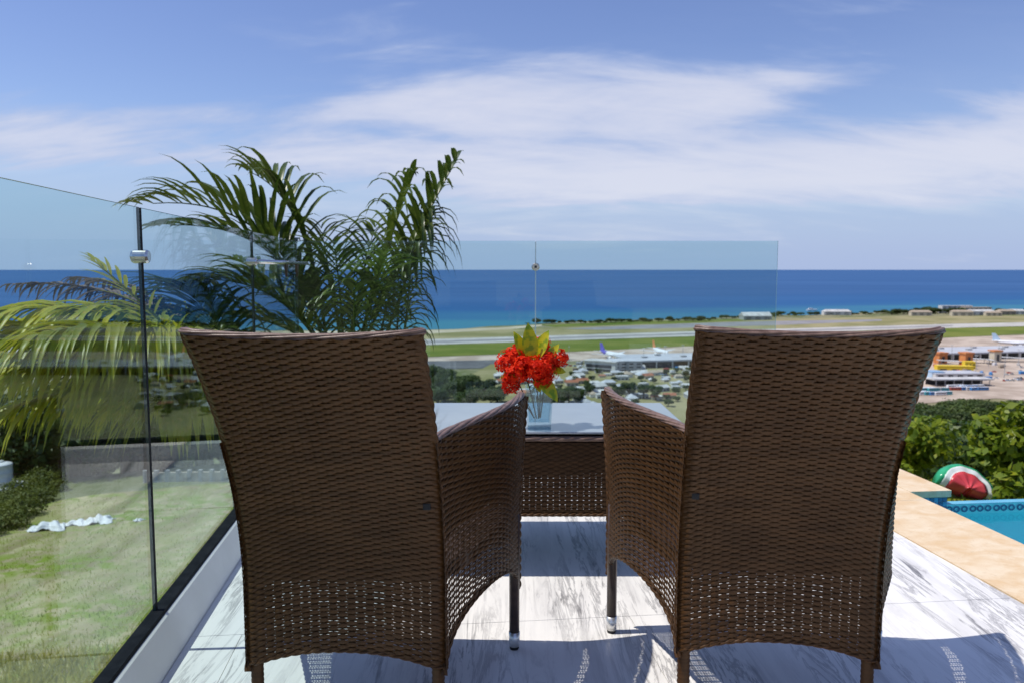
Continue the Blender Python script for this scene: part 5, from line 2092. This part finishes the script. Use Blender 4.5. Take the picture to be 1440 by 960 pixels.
def plane(label, c, rz, fin_mat, scale=1.0, body='plane_white', fin2=None):
    t = thing('airliner', label, 'airplane', c, rz)
    t.scale = (scale,) * 3
    b_ = MB()
    xs = [-19, -18.6, -17.5, -15, -10, 8, 12, 16, 19]
    rs = [0.15, 0.8, 1.4, 1.85, 1.95, 1.95, 1.6, 0.9, 0.25]
    zs = [4.2, 4.2, 4.25, 4.4, 4.5, 4.5, 4.8, 5.3, 5.6]
    b_.tube([(x, 0, z) for x, z in zip(xs, zs)], rs, 16)
    b_.build('fuselage', body, t, smooth=True)
    b_ = MB()
    b_.add([(11.5, -0.2, 6.0), (18.5, -0.2, 6.0), (19.5, -0.12, 12.6), (16.6, -0.12, 12.6), (11.5, 0.2, 6.0), (18.5, 0.2, 6.0), (19.5, 0.12, 12.6), (16.6, 0.12, 12.6)], [(0, 1, 2, 3), (7, 6, 5, 4), (0, 4, 5, 1), (1, 5, 6, 2), (2, 6, 7, 3), (3, 7, 4, 0)])
    b_.build('tail_fin', fin_mat, t)
    for s_ in (-1, 1):
        b_ = MB()
        b_.add([(-5, s_ * 1.5, 3.6), (3.5, s_ * 1.5, 3.6), (8, s_ * 17, 5.0), (6, s_ * 17, 5.0), (-5, s_ * 1.5, 4.1), (3.5, s_ * 1.5, 4.1), (8, s_ * 17, 5.15), (6, s_ * 17, 5.15)], [(0, 1, 2, 3), (7, 6, 5, 4), (0, 4, 5, 1), (1, 5, 6, 2), (2, 6, 7, 3), (3, 7, 4, 0)])
        b_.build('wing', body, t)
        b_ = MB()
        b_.add([(14, s_ * 0.6, 5.4), (18, s_ * 0.6, 5.4), (19.5, s_ * 6.5, 5.9), (17.8, s_ * 6.5, 5.9), (14, s_ * 0.6, 5.7), (18, s_ * 0.6, 5.7), (19.5, s_ * 6.5, 6.0), (17.8, s_ * 6.5, 6.0)], [(0, 1, 2, 3), (7, 6, 5, 4), (0, 4, 5, 1), (1, 5, 6, 2), (2, 6, 7, 3), (3, 7, 4, 0)])
        b_.build('tailplane', body, t)
        b_ = MB()
        b_.tube([(-5, s_ * 5.2, 2.2), (-4.6, s_ * 5.2, 2.2), (-1, s_ * 5.2, 2.3), (0, s_ * 5.2, 2.4)], [0.9, 1.05, 0.95, 0.5], 12)
        b_.build('engine', body, t, smooth=True)
        b_ = MB()
        b_.tube([(1.5, s_ * 2.8, 0.55), (1.5, s_ * 2.3, 0.55)], 0.55, 10)
        b_.tube([(1.5, s_ * 2.5, 0.55), (1.2, s_ * 2.0, 3.7)], 0.16, 6)
        b_.build('main_gear', 'dark_rubber', t)
    b_ = MB()
    b_.tube([(-15, 0.2, 0.35), (-15, -0.2, 0.35)], 0.35, 10)
    b_.tube([(-15, 0, 0.35), (-15, 0, 3.2)], 0.12, 6)
    b_.build('nose_gear', 'dark_rubber', t)
    if fin2:
        b_ = MB()
        b_.tube([(x, 0, z) for x, z in zip(xs[5:], zs[5:])], [r_ + 0.04 for r_ in rs[5:]], 16)
        b_.build('tail_cone', fin2, t, smooth=True)
    return t


p = gp(862, 505, -100)
plane('white airliner with a purple-blue tail behind the terminal wing', p, R(118), 'paint_purple', 1.35, fin2='paint_purple')
p = gp(928, 500, -100)
plane('white airliner with an orange tail fin behind the terminal roof', p, R(100), 'paint_orange', 1.3)
p = gp(1428, 488.5, -100)
plane('white airliner with a pale blue-white tail at the right of the terminal', p, R(150), 'paint_pale_blue', 1.4)

# coast hotel blocks, hangar, boat
hotels = [
    (1343, 440.5, (70, 18, 17), 'wall_white', 'tall white hotel block on the far shore, the leftmost one'),
    (1372, 441, (66, 18, 14), 'wall_cream', 'cream hotel block right of the tall white one on the shore'),
    (1352, 444.3, (44, 14, 9), 'wall_cream', 'small cream house in front of the white hotel on the shore'),
    (1378, 443.5, (60, 14, 9), 'wall_white', 'low white house in front of the cream hotel on the shore'),
    (1396, 444.4, (34, 12, 7), 'wall_cream', 'low cream house right of the shore hotels'),
    (1414, 442.6, (40, 14, 8), 'roof_tan', 'tan-walled house among the trees at the far right shore'),
    (1428, 442.3, (36, 14, 8), 'wall_white', 'last white house at the right end of the shore'),
    (1294, 444.0, (44, 14, 8), 'wall_cream', 'cream house at the left end of the shore village'),
    (1176, 443.2, (60, 16, 8), 'wall_white', 'lone long white shed in the shore trees'),
]
for (px_, py_, sz_, wl, lab) in hotels:
    p = gp(px_, py_, -100)
    building('seaside_house' if sz_[2] < 12 else 'hotel', lab, 'hotel' if sz_[2] >= 12 else 'house', p, sz_, R(rv.uniform(-8, 12)), wl, 'roof_white' if wl == 'wall_white' else 'roof_tan', kind='flat' if sz_[2] > 12 else 'hip', windows=6 if sz_[2] > 12 else 3)
p = gp(1062, 449.6, -100)
building('hangar', 'white-roofed hangar by the shore, just over the glass edge', 'hangar', p, (58, 26, 8), R(6), 'wall_grey', 'roof_white', kind='gable', windows=3)
p = gp(1141, 437.5, -101)
bt = thing('motor_yacht', 'small white boat on the sea off the shore', 'boat', (p[0], p[1], -101), R(12))
b_ = MB()
b_.add([(-12, -3, 0.2), (9, -3, 0.2), (15, 0, 1.0), (9, 3, 0.2), (-12, 3, 0.2), (-13, -4, 3.2), (9, -4, 3.8), (18, 0, 4.6), (9, 4, 3.8), (-13, 4, 3.2)], [(0, 1, 6, 5), (1, 2, 7, 6), (2, 3, 8, 7), (3, 4, 9, 8), (4, 0, 5, 9), (5, 6, 7, 8, 9), (4, 3, 2, 1, 0)])
b_.build('hull', 'plane_white', bt)
b_ = MB()
b_.box((-2, 0, 5.2), (13, 5, 3.2), taper=0.8)
b_.build('cabin', 'plane_white', bt)
b_ = MB()
b_.box((-2, 0, 5.3), (11.9, 4.75, 0.9))
b_.build('cabin_window', 'wall_dark', bt)

# town: small houses and trees on the plain below
HW = {'a': ('wall_white', 'roof_white', 'white flat-roofed house in the town below the terminal'), 'b': ('wall_cream', 'roof_grey', 'cream house with a grey hipped roof in the town'), 'c': ('wall_grey', 'roof_white', 'grey house with a white gable roof in the town'), 'd': ('wall_cream', 'roof_red', 'cream house with a reddish gable roof in the town'), 'e': ('wall_white', 'roof_tan', 'white house with a tan hipped roof in the town')}
hp = {}
rh = random.Random(21)
for i in range(140):
    px_ = rh.uniform(692, 972)
    py_ = rh.uniform(518, 572)
    if px_ < 735 and py_ > 545:
        continue
    if px_ > 900 and py_ > 562:
        continue
    k = rh.choice('aabbcccde')
    p = gp(px_, py_, -100)
    wl, rf, lab = HW[k]
    rz_ = R(rh.choice([8, 8, 98, 12, 95, 30]) + rh.uniform(-5, 5))
    s_ = rh.uniform(0.42, 0.85)
    if k not in hp:
        hp[k] = building('town_house', lab, 'house', p, (13, 9, 4.2), rz_, wl, rf, 'houses of the town: ' + lab.split(' in ')[0], {'a': 'flat', 'b': 'hip', 'c': 'gable', 'd': 'gable', 'e': 'hip'}[k], 3)
        hp[k].scale = (s_, s_, s_)
    else:
        dup(hp[k], p, rz_, s_, lab)
for i in range(52):
    px_ = rh.uniform(700, 975)
    py_ = rh.uniform(522, 572)
    p = gp(px_, py_, -100)
    put_tree(p[0], p[1], rh.uniform(0.5, 0.95), 'town', z=-100.3)

# parked cars between houses and on the apron edge
cp_mesh = {}


def car(mat, label):
    t = thing('parked_car', label, 'car', (0, 0, 0), 0, 'cars parked below the terminal')
    b_ = MB()
    b_.box((0, 0, 0.68), (4.4, 1.8, 0.7))
    b_.build('body', mat, t, bevel=0.15)
    b_ = MB()
    b_.box((-0.2, 0, 1.28), (2.5, 1.6, 0.55), taper=0.78)
    b_.build('cabin', 'wall_dark', t)
    for sx in (-1.35, 1.35):
        for sy in (-1, 1):
            b_ = MB()
            b_.tube([(sx, sy * .72, 0.33), (sx, sy * .92, 0.33)], 0.33, 10)
            b_.build('wheel', 'dark_rubber', t)
    return t


for i in range(70):
    mt = rv.choice(['plane_white', 'plane_white', 'wall_grey', 'paint_red', 'wall_dark', 'paint_pale_blue'])
    if i < 22:
        px_, py_ = rv.uniform(700, 830), rv.uniform(511.5, 516.5)
    elif i < 46:
        px_, py_ = rv.uniform(880, 965), rv.uniform(523, 531)
    else:
        px_, py_ = rv.uniform(1365, 1450), rv.uniform(514, 536)
    p = gp(px_, py_, -99.64)
    nm = {'plane_white': 'white', 'wall_grey': 'grey', 'paint_red': 'red', 'wall_dark': 'black', 'paint_pale_blue': 'pale blue'}[mt]
    lab = nm + ' car parked on the ground around the terminal'
    ro = R(rv.uniform(0, 180))
    if mt not in cp_mesh:
        o = car(mt, lab)
        o.location = p
        o.rotation_euler = (0, 0, ro)
        cp_mesh[mt] = o
    else:
        dup(cp_mesh[mt], p, ro, 1.0, lab)

# flood-light masts and cargo containers around the terminal
mast = thing('light_mast', 'tall grey flood-light mast on the terminal apron', 'light mast', gp(1300, 525, -100), 0.3, 'apron light masts')
b_ = MB()
b_.tube([(0, 0, 0), (0, 0, 17)], [0.34, 0.18], 8)
b_.build('pole', 'wall_grey', mast)
b_ = MB()
b_.box((0, 0, 17.3), (3.4, 0.7, 0.6))
b_.build('lamp_bar', 'wall_white', mast)
for (px_, py_) in ((1338, 507), (1372, 524), (1390, 516), (1412, 531), (1432, 514), (1404, 506), (905, 512), (935, 509), (960, 507), (800, 509), (762, 511), (720, 512)):
    dup(mast, gp(px_, py_, -100), rv.uniform(0, 3), 1.0)
cont = {}
for i in range(34):
    mt = rv.choice(['plane_white', 'wall_grey', 'paint_blue', 'roof_tan', 'paint_red', 'roof_white'])
    if i < 20:
        px_, py_ = rv.uniform(1300, 1446), rv.uniform(508, 537)
    else:
        px_, py_ = rv.uniform(790, 965), rv.uniform(508, 528)
    nm = {'plane_white': 'white', 'wall_grey': 'grey', 'paint_blue': 'blue', 'roof_tan': 'tan', 'paint_red': 'red', 'roof_white': 'off-white'}[mt]
    lab = nm + ' cargo container standing near the airport terminal'
    p = gp(px_, py_, -99.66)
    if mt not in cont:
        t = thing('cargo_container', lab, 'container', p, R(rv.uniform(0, 90)), 'cargo containers by the terminal')
        b_ = MB()
        b_.box((0, 0, 1.35), (6.1, 2.5, 2.6))
        b_.build('body', mt, t)
        for k in range(9):
            b_ = MB()
            b_.box((-2.6 + k * 0.65, -1.28, 1.35), (0.22, 0.06, 2.3))
            b_.build('rib', mt, t)
        b_ = MB()
        b_.box((3.08, 0, 1.35), (0.06, 2.2, 2.3))
        b_.build('door', 'wall_grey', t)
        cont[mt] = t
    else:
        dup(cont[mt], p, R(rv.uniform(0, 90)), 1.0, lab)
